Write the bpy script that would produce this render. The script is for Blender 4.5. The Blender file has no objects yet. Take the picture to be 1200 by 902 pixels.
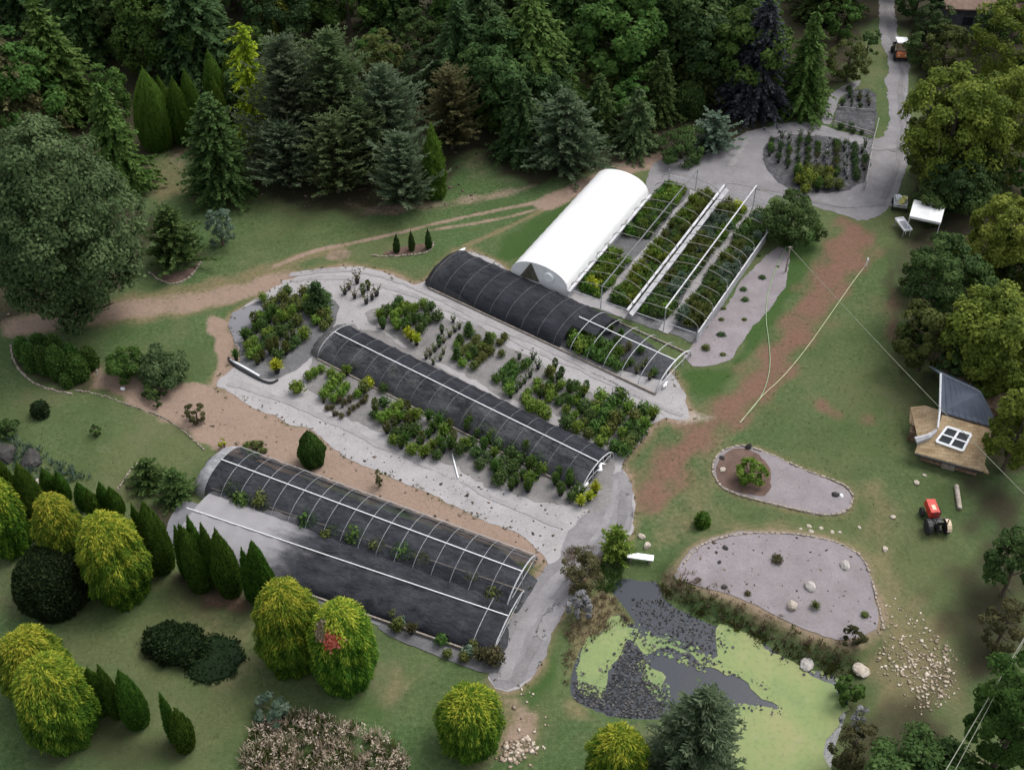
import bpy, math, random
import numpy as np
from mathutils import Vector, Matrix
from mathutils.geometry import delaunay_2d_cdt

random.seed(11)
RNG = np.random.default_rng(11)
SC = bpy.context.scene
R = math.radians

# ------------------------------------------------------------------ camera
CAM_H, PITCH, FPX = 64.0, R(43.0), 1430.0          # height, tilt below the horizon, focal length in photo pixels
cam_data = bpy.data.cameras.new('camera')
cam = bpy.data.objects.new('camera', cam_data)
SC.collection.objects.link(cam)
cam.location = (0, 0, CAM_H)
cam.rotation_euler = (R(90) - PITCH, 0, 0)
cam_data.sensor_width = 36.0
cam_data.lens = 36.0 * FPX / 1200.0
cam_data.clip_start = 0.5
cam_data.clip_end = 3000
SC.camera = cam

# ------------------------------------------------------------------ light
SUN_DIR = Vector((0.42, 0.30, 0.86)).normalized()
SUN_EL = math.asin(SUN_DIR.z)
SUN_ROT = math.atan2(SUN_DIR.x, SUN_DIR.y)
world = bpy.data.worlds.new('World')
SC.world = world
world.use_nodes = True
wt = world.node_tree
for n in list(wt.nodes):
    wt.nodes.remove(n)
sky = wt.nodes.new('ShaderNodeTexSky')
sky.sky_type = 'NISHITA'
sky.sun_disc = False
sky.sun_elevation = SUN_EL
sky.sun_rotation = SUN_ROT
sky.dust_density = 3.0
sky.ozone_density = 1.0
hsv = wt.nodes.new('ShaderNodeHueSaturation')       # a cloud deck greys the blue of the sky
hsv.inputs['Saturation'].default_value = 0.26
bg = wt.nodes.new('ShaderNodeBackground')
bg.inputs['Strength'].default_value = 0.12
wo = wt.nodes.new('ShaderNodeOutputWorld')
wt.links.new(sky.outputs[0], hsv.inputs['Color'])
wt.links.new(hsv.outputs[0], bg.inputs['Color'])
wt.links.new(bg.outputs[0], wo.inputs['Surface'])
sun_data = bpy.data.lights.new('sun', 'SUN')
sun_data.energy = 0.9
sun_data.angle = R(30)
sun_data.color = (1.0, 0.96, 0.9)
sun = bpy.data.objects.new('sun', sun_data)
SC.collection.objects.link(sun)
sun.rotation_euler = SUN_DIR.to_track_quat('Z', 'Y').to_euler()
SC.view_settings.view_transform = 'Standard'
SC.view_settings.look = 'None'
SC.view_settings.gamma = 1.0
SC.view_settings.exposure = 1.16
SC.view_settings.use_curve_mapping = False
SC.cycles.max_bounces = 5
SC.cycles.diffuse_bounces = 3
SC.cycles.transparent_max_bounces = 12
SC.cycles.use_denoising = True

# ------------------------------------------------------------------ survey: photo pixel -> ground
ST, CT = math.sin(PITCH), math.cos(PITCH)


def gpt(px, py, z=0.0):
    u = (px - 600) / FPX
    v = (py - 451) / FPX
    t = (CAM_H - z) / (ST + v * CT)
    return np.array([u * t, (CT - v * ST) * t, z])


def scale_at(px, py, z=0.0):
    v = (py - 451) / FPX
    return FPX * (ST + v * CT) / (CAM_H - z)


def wpoly(pts, z=0.0):
    return np.array([gpt(p[0], p[1], z)[:2] for p in pts])


def sdist(P, poly):
    """signed distance from points P to a closed outline, negative inside"""
    d2 = np.full(len(P), 1e18)
    inside = np.zeros(len(P), bool)
    M = len(poly)
    for i in range(M):
        a = poly[i]
        b = poly[(i + 1) % M]
        e = b - a
        w = P - a
        t = np.clip((w @ e) / max(e @ e, 1e-12), 0, 1)
        q = w - t[:, None] * e
        d2 = np.minimum(d2, (q * q).sum(1))
        c = (a[1] > P[:, 1]) != (b[1] > P[:, 1])
        if c.any():
            xi = a[0] + (P[:, 1] - a[1]) * (b[0] - a[0]) / (b[1] - a[1] + 1e-12)
            inside ^= c & (P[:, 0] < xi)
    d = np.sqrt(d2)
    return np.where(inside, -d, d)


def ldist(P, line):
    d2 = np.full(len(P), 1e18)
    for i in range(len(line) - 1):
        a = line[i]
        e = line[i + 1] - a
        w = P - a
        t = np.clip((w @ e) / max(e @ e, 1e-12), 0, 1)
        q = w - t[:, None] * e
        d2 = np.minimum(d2, (q * q).sum(1))
    return np.sqrt(d2)


def sstep(a, b, x):
    t = np.clip((x - a) / (b - a), 0, 1)
    return t * t * (3 - 2 * t)


def wob(x, y, k=1.0, ph=0.0):
    return (np.sin(x * 1.31 * k + y * .77 * k + ph) + np.sin(x * -.83 * k + y * 1.57 * k + 1.7 + ph) + np.sin(x * 2.3 * k - y * 1.9 * k + 4.1 + 2 * ph) * .6) / 2.6


def smooth_poly(P, n=2):
    P = np.asarray(P, float)
    for _ in range(n):
        Q = np.roll(P, -1, 0)
        P = np.stack([P * .75 + Q * .25, P * .25 + Q * .75], 1).reshape(-1, 2)
    return P


def smooth_line(P, n=2):
    P = np.asarray(P, float)
    for _ in range(n):
        A, B = P[:-1], P[1:]
        M = np.stack([A * .75 + B * .25, A * .25 + B * .75], 1).reshape(-1, 2)
        P = np.vstack([P[:1], M, P[-1:]])
    return P


def zz(pts, ox, oy, k):
    return [(ox + x / k, oy + y / k) for x, y in pts]


# ------------------------------------------------------------------ outlines of the ground
PZ = (640, 600, 2.857)
POND = zz([(210, 255), (250, 215), (320, 230), (380, 232), (390, 285), (430, 320), (540, 370), (600, 385), (720, 432), (800, 490), (870, 525), (960, 540), (1000, 580), (1015, 640), (990, 720), (965, 800), (930, 1000), (910, 1300), (640, 1300), (610, 1000), (560, 820), (430, 690), (330, 692), (230, 688), (170, 665), (90, 630), (78, 570), (95, 490), (130, 425), (190, 402), (215, 352), (250, 335), (290, 375), (300, 372), (260, 315)], *PZ)
BEDP = [(800, 668), (815, 648), (850, 634), (900, 631), (950, 635), (985, 645), (1010, 662), (1020, 690), (1033, 745), (1012, 756), (985, 762), (955, 752), (920, 735), (880, 715), (845, 702), (805, 690), (788, 682)]
YARD = [(246, 451), (272, 428), (284, 418), (266, 372), (300, 352), (318, 338), (360, 318), (400, 311), (432, 313), (470, 325), (490, 334), (515, 318), (540, 288), (600, 318), (780, 425), (815, 487), (804, 496), (772, 490), (748, 520), (728, 545), (738, 560), (742, 600), (738, 628), (712, 640), (690, 665), (672, 695), (655, 715), (640, 748), (625, 788), (600, 808), (578, 802), (583, 765), (592, 735), (625, 680), (645, 655), (600, 622), (540, 600), (470, 563), (420, 542), (395, 530), (370, 507), (340, 497), (300, 480), (270, 463)]
BEDOVAL = [(834, 545), (845, 526), (870, 521), (900, 530), (940, 550), (985, 565), (1001, 580), (996, 598), (970, 605), (930, 596), (880, 584), (850, 574), (838, 560)]
POND_W = smooth_poly(wpoly(POND, -.35), 1)
BEDP_W = smooth_poly(wpoly(BEDP), 2)
WATER_Z = -0.35


def ground_h(P):
    P = np.atleast_2d(np.asarray(P, float))[:, :2]
    x, y = P[:, 0], P[:, 1]
    h = .10 * np.sin(x * .11 + .7) * np.sin(y * .09)
    sb = sdist(P, BEDP_W)
    h = h + .7 * (1 - sstep(0.0, 2.0, sb))
    sp = sdist(P, POND_W)
    k = 1 - sstep(0.0, 1.3, sp)
    h = h * (1 - k) + (WATER_Z) * k
    h = h - .8 * sstep(0.0, 1.6, -sp)
    return h


def gh(x, y):
    return float(ground_h([[x, y]])[0])


def on_ground(px, py):
    p = gpt(px, py)
    for _ in range(3):
        p = gpt(px, py, gh(p[0], p[1]))
    return p


# ------------------------------------------------------------------ scene helpers
def tag(o, label=None, cat=None, group=None, kind=None):
    if label: o['label'] = label
    if cat: o['category'] = cat
    if group: o['group'] = group
    if kind: o['kind'] = kind
    return o


def link(o, parent=None):
    SC.collection.objects.link(o)
    if parent is not None:
        o.parent = parent
    return o


def empty(name, loc, rz=0.0):
    o = bpy.data.objects.new(name, None)
    o.location = loc
    o.rotation_euler = (0, 0, rz)
    o.empty_display_size = .3
    return link(o)


def copy_tree(o, parent=None):
    c = o.copy()
    SC.collection.objects.link(c)
    c.parent = parent
    for ch in o.children:
        copy_tree(ch, c)
    return c


class MB:
    """collects shapes and links them as ONE mesh object"""

    def __init__(s):
        s.v, s.f, s.m = [], [], []

    def add(s, V, F, mi=0, M=None):
        o = len(s.v)
        for p in V:
            p = Vector(p)
            if M is not None:
                p = M @ p
            s.v.append(tuple(p))
        for f in F:
            s.f.append([i + o for i in f])
            s.m.append(mi)
        return s

    def box(s, c, d, rz=0, mi=0, tx=1, ty=1, M=None, rx=0, ry=0, sx=0, sy=0):
        a, b, h = d[0] / 2, d[1] / 2, d[2] / 2
        V = [(-a, -b, -h), (a, -b, -h), (a, b, -h), (-a, b, -h)]
        V += [(x * tx + sx, y * ty + sy, h) for x, y in ((-a, -b), (a, -b), (a, b), (-a, b))]
        m = Matrix.Translation(c) @ Matrix.Rotation(rz, 4, 'Z') @ Matrix.Rotation(ry, 4, 'Y') @ Matrix.Rotation(rx, 4, 'X')
        if M is not None:
            m = M @ m
        return s.add(V, [(0, 3, 2, 1), (4, 5, 6, 7), (0, 1, 5, 4), (1, 2, 6, 5), (2, 3, 7, 6), (3, 0, 4, 7)], mi, m)

    def tube(s, pts, r, n=6, mi=0, M=None, caps=True):
        pts = [Vector(p) for p in pts]
        rs = r if hasattr(r, '__len__') else [r] * len(pts)
        V, F = [], []
        for i, p in enumerate(pts):
            d = (pts[min(i + 1, len(pts) - 1)] - pts[max(i - 1, 0)])
            d = d.normalized() if d.length > 1e-9 else Vector((0, 0, 1))
            u = d.cross(Vector((0, 0, 1)) if abs(d.z) < .95 else Vector((1, 0, 0))).normalized()
            w = d.cross(u)
            for k in range(n):
                a = 2 * math.pi * k / n
                V.append(p + (u * math.cos(a) + w * math.sin(a)) * rs[i])
        for i in range(len(pts) - 1):
            for k in range(n):
                a, b = i * n + k, i * n + (k + 1) % n
                F.append((a, b, b + n, a + n))
        if caps:
            F.append(tuple(range(n))[::-1])
            F.append(tuple((len(pts) - 1) * n + k for k in range(n)))
        return s.add(V, F, mi, M)

    def lathe(s, prof, n=12, mi=0, M=None):
        V, F = [], []
        for r, z in prof:
            for k in range(n):
                a = 2 * math.pi * k / n
                V.append((r * math.cos(a), r * math.sin(a), z))
        L = len(prof)
        for i in range(L - 1):
            for k in range(n):
                a, b = i * n + k, i * n + (k + 1) % n
                F.append((a, b, b + n, a + n))
        F.append(tuple(range(n))[::-1])
        F.append(tuple((L - 1) * n + k for k in range(n)))
        return s.add(V, F, mi, M)

    def slab(s, top, th, mi=0, M=None):
        n = len(top)
        V = [tuple(p) for p in top] + [(p[0], p[1], p[2] - th) for p in top]
        F = [tuple(range(n)), tuple(range(n, 2 * n))[::-1]]
        for i in range(n):
            j = (i + 1) % n
            F.append((i, i + n, j + n, j))
        return s.add(V, F, mi, M)

    def build(s, name, mats, parent=None, loc=None, rz=0, smooth=False):
        me = bpy.data.meshes.new(name)
        me.from_pydata(s.v, [], s.f)
        mats = mats if isinstance(mats, (list, tuple)) else [mats]
        for m in mats:
            me.materials.append(m)
        me.polygons.foreach_set('material_index', s.m)
        if smooth:
            me.polygons.foreach_set('use_smooth', [True] * len(s.f))
        me.update()
        o = bpy.data.objects.new(name, me)
        if loc is not None:
            o.location = loc
        o.rotation_euler = (0, 0, rz)
        return link(o, parent)


def mesh_np(name, V, F, mats, tone=None, mi=None, parent=None, smooth=False):
    """mesh from arrays: V (n,3), F (m,4) or (m,3)"""
    me = bpy.data.meshes.new(name)
    V = np.ascontiguousarray(V, np.float32)
    F = np.ascontiguousarray(F, np.int32)
    k = F.shape[1]
    me.vertices.add(len(V))
    me.vertices.foreach_set('co', V.ravel())
    me.loops.add(F.size)
    me.loops.foreach_set('vertex_index', F.ravel())
    me.polygons.add(len(F))
    me.polygons.foreach_set('loop_start', np.arange(len(F), dtype=np.int32) * k)
    me.polygons.foreach_set('loop_total', np.full(len(F), k, np.int32))
    for m in (mats if isinstance(mats, (list, tuple)) else [mats]):
        me.materials.append(m)
    if mi is not None:
        me.polygons.foreach_set('material_index', np.ascontiguousarray(mi, np.int32))
    if smooth:
        me.polygons.foreach_set('use_smooth', np.ones(len(F), bool))
    if tone is not None:
        a = me.attributes.new('tone', 'FLOAT', 'FACE')
        a.data.foreach_set('value', np.ascontiguousarray(tone, np.float32))
    me.update(calc_edges=True)
    return me


def obj_me(name, me, parent=None, loc=None, rz=0):
    o = bpy.data.objects.new(name, me)
    if loc is not None:
        o.location = loc
    o.rotation_euler = (0, 0, rz)
    return link(o, parent)


# ------------------------------------------------------------------ materials
def new_mat(name):
    m = bpy.data.materials.new(name)
    m.use_nodes = True
    nt = m.node_tree
    for n in list(nt.nodes):
        nt.nodes.remove(n)
    out = nt.nodes.new('ShaderNodeOutputMaterial')
    return m, nt, out


class NT:
    def __init__(s, nt):
        s.t = nt

    def n(s, ty, **kw):
        nd = s.t.nodes.new(ty)
        for k, v in kw.items():
            setattr(nd, k, v)
        return nd

    def l(s, a, b):
        s.t.links.new(a, b)

    def noise(s, vec, scale, detail=4, rough=.6):
        nd = s.n('ShaderNodeTexNoise')
        nd.inputs['Scale'].default_value = scale
        nd.inputs['Detail'].default_value = detail
        nd.inputs['Roughness'].default_value = rough
        s.l(vec, nd.inputs['Vector'])
        return nd.outputs['Fac']

    def ramp(s, fac, stops):
        nd = s.n('ShaderNodeValToRGB')
        e = nd.color_ramp.elements
        while len(e) < len(stops):
            e.new(.5)
        for i, (p, c) in enumerate(stops):
            e[i].position = p
            e[i].color = (c[0], c[1], c[2], 1) if hasattr(c, '__len__') else (c, c, c, 1)
        s.l(fac, nd.inputs['Fac'])
        return nd.outputs['Color']

    def mix(s, fac, a, b, mode='MIX'):
        nd = s.n('ShaderNodeMixRGB', blend_type=mode)
        for sock, v in ((nd.inputs['Fac'], fac), (nd.inputs['Color1'], a), (nd.inputs['Color2'], b)):
            if hasattr(v, 'links') or isinstance(v, bpy.types.NodeSocket):
                s.l(v, sock)
            elif hasattr(v, '__len__'):
                sock.default_value = (v[0], v[1], v[2], 1)
            else:
                sock.default_value = v
        return nd.outputs['Color']

    def math(s, op, a, b=None, c=None, clamp=False):
        nd = s.n('ShaderNodeMath', operation=op, use_clamp=clamp)
        for i, v in enumerate((a, b, c)):
            if v is None:
                continue
            if isinstance(v, bpy.types.NodeSocket):
                s.l(v, nd.inputs[i])
            else:
                nd.inputs[i].default_value = v
        return nd.outputs[0]

    def bump(s, h, strength, dist):
        nd = s.n('ShaderNodeBump')
        nd.inputs['Strength'].default_value = strength
        nd.inputs['Distance'].default_value = dist
        s.l(h, nd.inputs['Height'])
        return nd.outputs[0]


def shingle_material(name, c0, c1, c2):
    """courses of weathered shingles, each a slightly different tone"""
    m, nt, out = new_mat(name)
    k = NT(nt)
    tc = k.n('ShaderNodeTexCoord')
    br = k.n('ShaderNodeTexBrick')
    br.inputs['Scale'].default_value = 1.0
    br.inputs['Brick Width'].default_value = .42
    br.inputs['Row Height'].default_value = .20
    br.inputs['Mortar Size'].default_value = .012
    br.inputs['Color1'].default_value = (*c0, 1)
    br.inputs['Color2'].default_value = (*c2, 1)
    br.inputs['Mortar'].default_value = (c0[0] * .5, c0[1] * .5, c0[2] * .5, 1)
    mp = k.n('ShaderNodeMapping')
    mp.inputs['Rotation'].default_value = (0, 0, .27)
    k.l(tc.outputs['Object'], mp.inputs['Vector'])
    k.l(mp.outputs[0], br.inputs['Vector'])
    c = k.mix(.55, br.outputs['Color'], k.ramp(k.noise(tc.outputs['Object'], .9, 6), [(.35, c0), (.5, c1), (.66, c2)]))
    b = k.n('ShaderNodeBsdfPrincipled')
    b.inputs['Roughness'].default_value = .9
    b.inputs['Specular IOR Level'].default_value = .15
    k.l(c, b.inputs['Base Color'])
    k.l(k.bump(br.outputs['Fac'], .4, .03), b.inputs['Normal'])
    k.l(b.outputs[0], out.inputs['Surface'])
    return m


def mat_noise(name, cols, scale=3.0, rough=.8, bump=0.0, metal=0.0, detail=5, spec=.3, coord='Object', scale2=None):
    m, nt, out = new_mat(name)
    k = NT(nt)
    tc = k.n('ShaderNodeTexCoord')
    v = tc.outputs[coord]
    f = k.noise(v, scale, detail)
    if scale2:
        f2 = k.noise(v, scale2, 3)
        f = k.math('ADD', k.math('MULTIPLY', f, .45), k.math('MULTIPLY', f2, .35))
        f = k.math('ADD', f, k.math('MULTIPLY', k.noise(v, scale * .35, 4), .20))
    n = len(cols)
    col = k.ramp(f, [(.3 + .4 * i / max(n - 1, 1), c) for i, c in enumerate(cols)])
    b = k.n('ShaderNodeBsdfPrincipled')
    b.inputs['Roughness'].default_value = rough
    b.inputs['Metallic'].default_value = metal
    b.inputs['Specular IOR Level'].default_value = spec
    k.l(col, b.inputs['Base Color'])
    if bump:
        k.l(k.bump(k.noise(v, scale * 6, 3), bump, .03), b.inputs['Normal'])
    k.l(b.outputs[0], out.inputs['Surface'])
    return m


def mat_leaf(name, dark, mid, light, trans=.36, var=.25):
    m, nt, out = new_mat(name)
    k = NT(nt)
    at = k.n('ShaderNodeAttribute', attribute_name='tone')
    oi = k.n('ShaderNodeObjectInfo')
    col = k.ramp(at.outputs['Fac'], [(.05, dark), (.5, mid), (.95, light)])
    h = k.n('ShaderNodeHueSaturation')
    h.inputs['Saturation'].default_value = 1.0
    k.l(col, h.inputs['Color'])
    k.l(k.math('ADD', k.math('MULTIPLY', oi.outputs['Random'], var), 1 - var / 2), h.inputs['Value'])
    k.l(k.math('ADD', k.math('MULTIPLY', oi.outputs['Random'], .03), .485), h.inputs['Hue'])
    d = k.n('ShaderNodeBsdfPrincipled')
    d.inputs['Roughness'].default_value = .62
    d.inputs['Specular IOR Level'].default_value = .08
    k.l(h.outputs[0], d.inputs['Base Color'])
    t = k.n('ShaderNodeBsdfTranslucent')
    k.l(h.outputs[0], t.inputs['Color'])
    mx = k.n('ShaderNodeMixShader')
    mx.inputs[0].default_value = trans
    k.l(d.outputs[0], mx.inputs[1])
    k.l(t.outputs[0], mx.inputs[2])
    k.l(mx.outputs[0], out.inputs['Surface'])
    return m


LEAF = {}
for nm, c in dict(
        dkgreen=((.026, .050, .015), (.052, .092, .026), (.094, .146, .043)),
        deep=((.021, .040, .015), (.041, .073, .025), (.072, .116, .041)),
        bluegreen=((.036, .062, .023), (.070, .110, .042), (.125, .175, .075)),
        bluegrey=((.034, .053, .026), (.068, .100, .050), (.128, .162, .094)),
        midgreen=((.030, .066, .013), (.060, .120, .024), (.112, .182, .046)),
        lime=((.050, .095, .014), (.105, .18, .026), (.21, .28, .055)),
        gold=((.030, .080, .008), (.098, .175, .016), (.40, .40, .045)),
        olive=((.044, .058, .016), (.088, .108, .028), (.15, .17, .052)),
        yellowgreen=((.055, .080, .012), (.122, .158, .024), (.235, .265, .048)),
        emerald=((.028, .066, .009), (.060, .124, .017), (.105, .19, .030)),
        yew=((.013, .025, .010), (.023, .042, .015), (.042, .072, .025)),
        purplegrey=((.020, .024, .030), (.042, .047, .056), (.11, .115, .13)),
        brownolive=((.045, .046, .020), (.078, .078, .034), (.13, .12, .055)),
        fresh=((.040, .088, .012), (.084, .160, .022), (.15, .24, .045)),
        tan=((.10, .075, .04), (.21, .16, .10), (.40, .33, .24)),
        greywhite=((.12, .12, .12), (.24, .24, .25), (.42, .42, .44)),
        yellow=((.12, .17, .010), (.30, .36, .02), (.55, .55, .06)),
        silver=((.05, .085, .055), (.10, .15, .10), (.20, .26, .19)),
        pinktan=((.20, .155, .10), (.42, .335, .26), (.68, .56, .48)),
        red=((.25, .03, .03), (.45, .06, .05), (.62, .25, .2))).items():
    LEAF[nm] = mat_leaf('leaf_' + nm, *c)

BARK = mat_noise('bark', [(.05, .038, .028), (.12, .095, .07)], 6, .9, .4)
PALEBARK = mat_noise('pale_bark', [(.14, .12, .10), (.28, .25, .21)], 6, .9, .4)
STEEL = mat_noise('galvanised_pipe', [(.28, .29, .31), (.48, .49, .51)], 4, .45, 0, .25)
DULLPIPE = mat_noise('dull_pipe', [(.10, .10, .11), (.20, .20, .21)], 4, .6)
WHITEPIPE = mat_noise('white_pipe', [(.68, .69, .71), (.82, .83, .84)], 3, .5)
GUTTER = mat_noise('gutter_metal', [(.34, .34, .36), (.58, .58, .60)], 1.5, .5, 0, .2)
PALEMETAL = mat_noise('pale_weathered_metal', [(.40, .40, .41), (.55, .55, .56), (.68, .68, .68)], 1.2, .55, 0, .1, scale2=5.0)
GREYWALL = mat_noise('grey_side_film', [(.26, .26, .28), (.42, .42, .44)], 1.2, .6)
POT = mat_noise('black_pot', [(.010, .010, .011), (.028, .028, .030)], 5, .55)
TIMBER = mat_noise('weathered_timber', [(.16, .13, .11), (.34, .30, .26)], 5, .9, .3)
EDGESTONE = mat_noise('edging_stone', [(.15, .125, .10), (.34, .295, .245)], 4, .9, .4)
STONE = mat_noise('pale_stone', [(.26, .22, .18), (.52, .46, .39)], 4, .9, .4)
ROCK = mat_noise('grey_rock', [(.20, .19, .18), (.46, .43, .40)], 3, .9, .5)
DARKROCK = mat_noise('dark_rock', [(.02, .02, .02), (.07, .065, .06)], 3, .9, .5)
WHITEPAINT = mat_noise('white_paint', [(.74, .75, .77), (.84, .85, .86)], 2, .5)
RUBBER = mat_noise('tyre_rubber', [(.012, .012, .012), (.03, .03, .03)], 6, .8)
REDPAINT = mat_noise('red_tractor_paint', [(.38, .03, .022), (.50, .05, .035)], 4, .35)
ORANGEPAINT = mat_noise('orange_tractor_paint', [(.55, .16, .06), (.66, .24, .10)], 4, .4)
RIMPAINT = mat_noise('beige_wheel_rim', [(.50, .38, .26), (.62, .50, .37)], 5, .5)
BLACKPAINT = mat_noise('black_metal', [(.012, .012, .014), (.035, .035, .038)], 4, .45)
DARKGLASS = mat_noise('dark_glass', [(.015, .02, .022), (.03, .035, .038)], 2, .08, spec=.6)
YELLOWPLASTIC = mat_noise('yellow_plastic', [(.55, .52, .16), (.68, .66, .3)], 3, .5)
HOSE = mat_noise('pale_hose', [(.34, .36, .20), (.46, .47, .30)], 3, .5)
GREENHOSE = mat_noise('green_hose', [(.18, .28, .14), (.28, .36, .22)], 3, .5)
CABLE = mat_noise('weathered_cable', [(.14, .15, .11), (.24, .25, .19)], 3, .6)

# ------------------------------------------------------------------ ground material with worn zones
GRAVEL = mat_noise('pale_gravel', [(.19, .180, .181), (.28, .267, .270), (.35, .337, .342)], .55, .95, .5, detail=8, scale2=6.0)
ROADGRAVEL = mat_noise('road_gravel', [(.115, .110, .115), (.175, .168, .175), (.25, .24, .247)], .6, .95, .5, detail=8, scale2=7.0)
PINKGRAVEL = mat_noise('lilac_gravel', [(.135, .120, .124), (.195, .175, .182), (.26, .235, .245)], .7, .95, .5, detail=8, scale2=7.0)
BLACKMAT = mat_noise('black_ground_cloth', [(.012, .013, .017), (.028, .030, .036), (.085, .086, .094)], .45, .75, .2, detail=8, scale2=3.0)
PLOTMAT = mat_noise('dark_plot_cloth', [(.022, .022, .025), (.050, .050, .055), (.17, .165, .17)], .9, .85, .3, detail=8, scale2=2.5)
WEEDMAT = mat_noise('dark_weed_mat', [(.055, .055, .058), (.10, .10, .105), (.19, .185, .185)], .55, .8, .2, detail=8, scale2=5.0)
DUSTYMAT = mat_noise('dusty_weed_mat', [(.095, .090, .090), (.165, .157, .155), (.245, .232, .226)], .55, .85, .2, detail=8, scale2=5.0)
GREYMAT = mat_noise('grey_weed_mat', [(.12, .12, .135), (.155, .155, .17), (.19, .19, .205)], .5, .8, .15, detail=6, scale2=8.0)
MULCH = mat_noise('bark_mulch', [(.05, .032, .025), (.11, .07, .055), (.18, .12, .10)], 1.2, .95, .6, detail=8, scale2=9.0)


def ground_material():
    m, nt, out = new_mat('lawn_and_earth')
    k = NT(nt)
    geo = k.n('ShaderNodeNewGeometry')
    P = geo.outputs['Position']
    a1 = k.n('ShaderNodeAttribute', attribute_name='cover')
    a2 = k.n('ShaderNodeAttribute', attribute_name='cover_more')
    s1 = k.n('ShaderNodeSeparateColor')
    s2 = k.n('ShaderNodeSeparateColor')
    k.l(a1.outputs['Color'], s1.inputs[0])
    k.l(a2.outputs['Color'], s2.inputs[0])
    nb = k.noise(P, .06, 4)
    nm = k.noise(P, .45, 6, .65)
    nf = k.noise(P, 3.2, 5, .7)
    nv = k.noise(P, 9.0, 3, .7)
    g = k.ramp(nm, [(.28, (.034, .066, .021)), (.5, (.052, .091, .032)), (.72, (.082, .116, .047))])
    g2 = k.ramp(nf, [(.32, (.023, .046, .014)), (.52, (.057, .097, .035)), (.70, (.122, .154, .073))])
    col = k.mix(.62, g, g2)
    col = k.mix(k.math('MULTIPLY', k.ramp(nb, [(.40, 0), (.60, 1)]), .55), col, (.105, .108, .050))
    nw = k.noise(P, .17, 5, .6)
    col = k.mix(k.math('MULTIPLY', k.ramp(nw, [(.48, 0), (.66, 1)]), .5), col, (.040, .070, .022))
    col = k.mix(k.math('MULTIPLY', k.ramp(nw, [(.30, 1), (.44, 0)]), .45), col, (.125, .112, .066))
    col = k.mix(k.ramp(nv, [(.55, 0), (.72, .5)]), col, (.14, .14, .075))
    wobv = k.math('ADD', k.math('MULTIPLY', k.math('SUBTRACT', nm, .5), 1.1), k.math('MULTIPLY', k.math('SUBTRACT', nf, .5), .9))

    def masked(col, mask, c, soft=.22):
        f = k.math('ADD', mask, k.math('MULTIPLY', wobv, k.math('MULTIPLY', mask, 1.0)))
        mr = k.n('ShaderNodeMapRange', interpolation_type='SMOOTHSTEP')
        mr.inputs['From Min'].default_value = .5 - soft
        mr.inputs['From Max'].default_value = .5 + soft
        k.l(f, mr.inputs['Value'])
        return k.mix(mr.outputs[0], col, c)
    lush = k.mix(nf, (.026, .056, .015), (.055, .096, .027))
    straw = k.mix(nf, (.085, .078, .036), (.20, .165, .095))
    litter = k.mix(nf, (.018, .020, .011), (.058, .050, .030))
    dirt = k.mix(k.math('ADD', k.math('MULTIPLY', nf, .6), k.math('MULTIPLY', nm, .4)), (.125, .085, .064), (.335, .25, .195))
    red = k.mix(nf, (.090, .054, .039), (.205, .118, .086))
    pale = k.mix(nf, (.24, .205, .165), (.42, .38, .33))
    col = masked(col, s2.outputs[0], lush)
    col = masked(col, s1.outputs[2], straw, .32)
    col = masked(col, a2.outputs['Alpha'], litter, .35)
    col = masked(col, s1.outputs[1], red, .36)
    col = masked(col, s1.outputs[0], dirt, .28)
    col = masked(col, s2.outputs[1], pale, .3)
    b = k.n('ShaderNodeBsdfPrincipled')
    b.inputs['Roughness'].default_value = .95
    b.inputs['Specular IOR Level'].default_value = .1
    k.l(col, b.inputs['Base Color'])
    hh = k.math('ADD', k.math('MULTIPLY', nf, .7), k.math('MULTIPLY', nv, .4))
    k.l(k.bump(hh, .55, .16), b.inputs['Normal'])
    k.l(b.outputs[0], out.inputs['Surface'])
    return m


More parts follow.
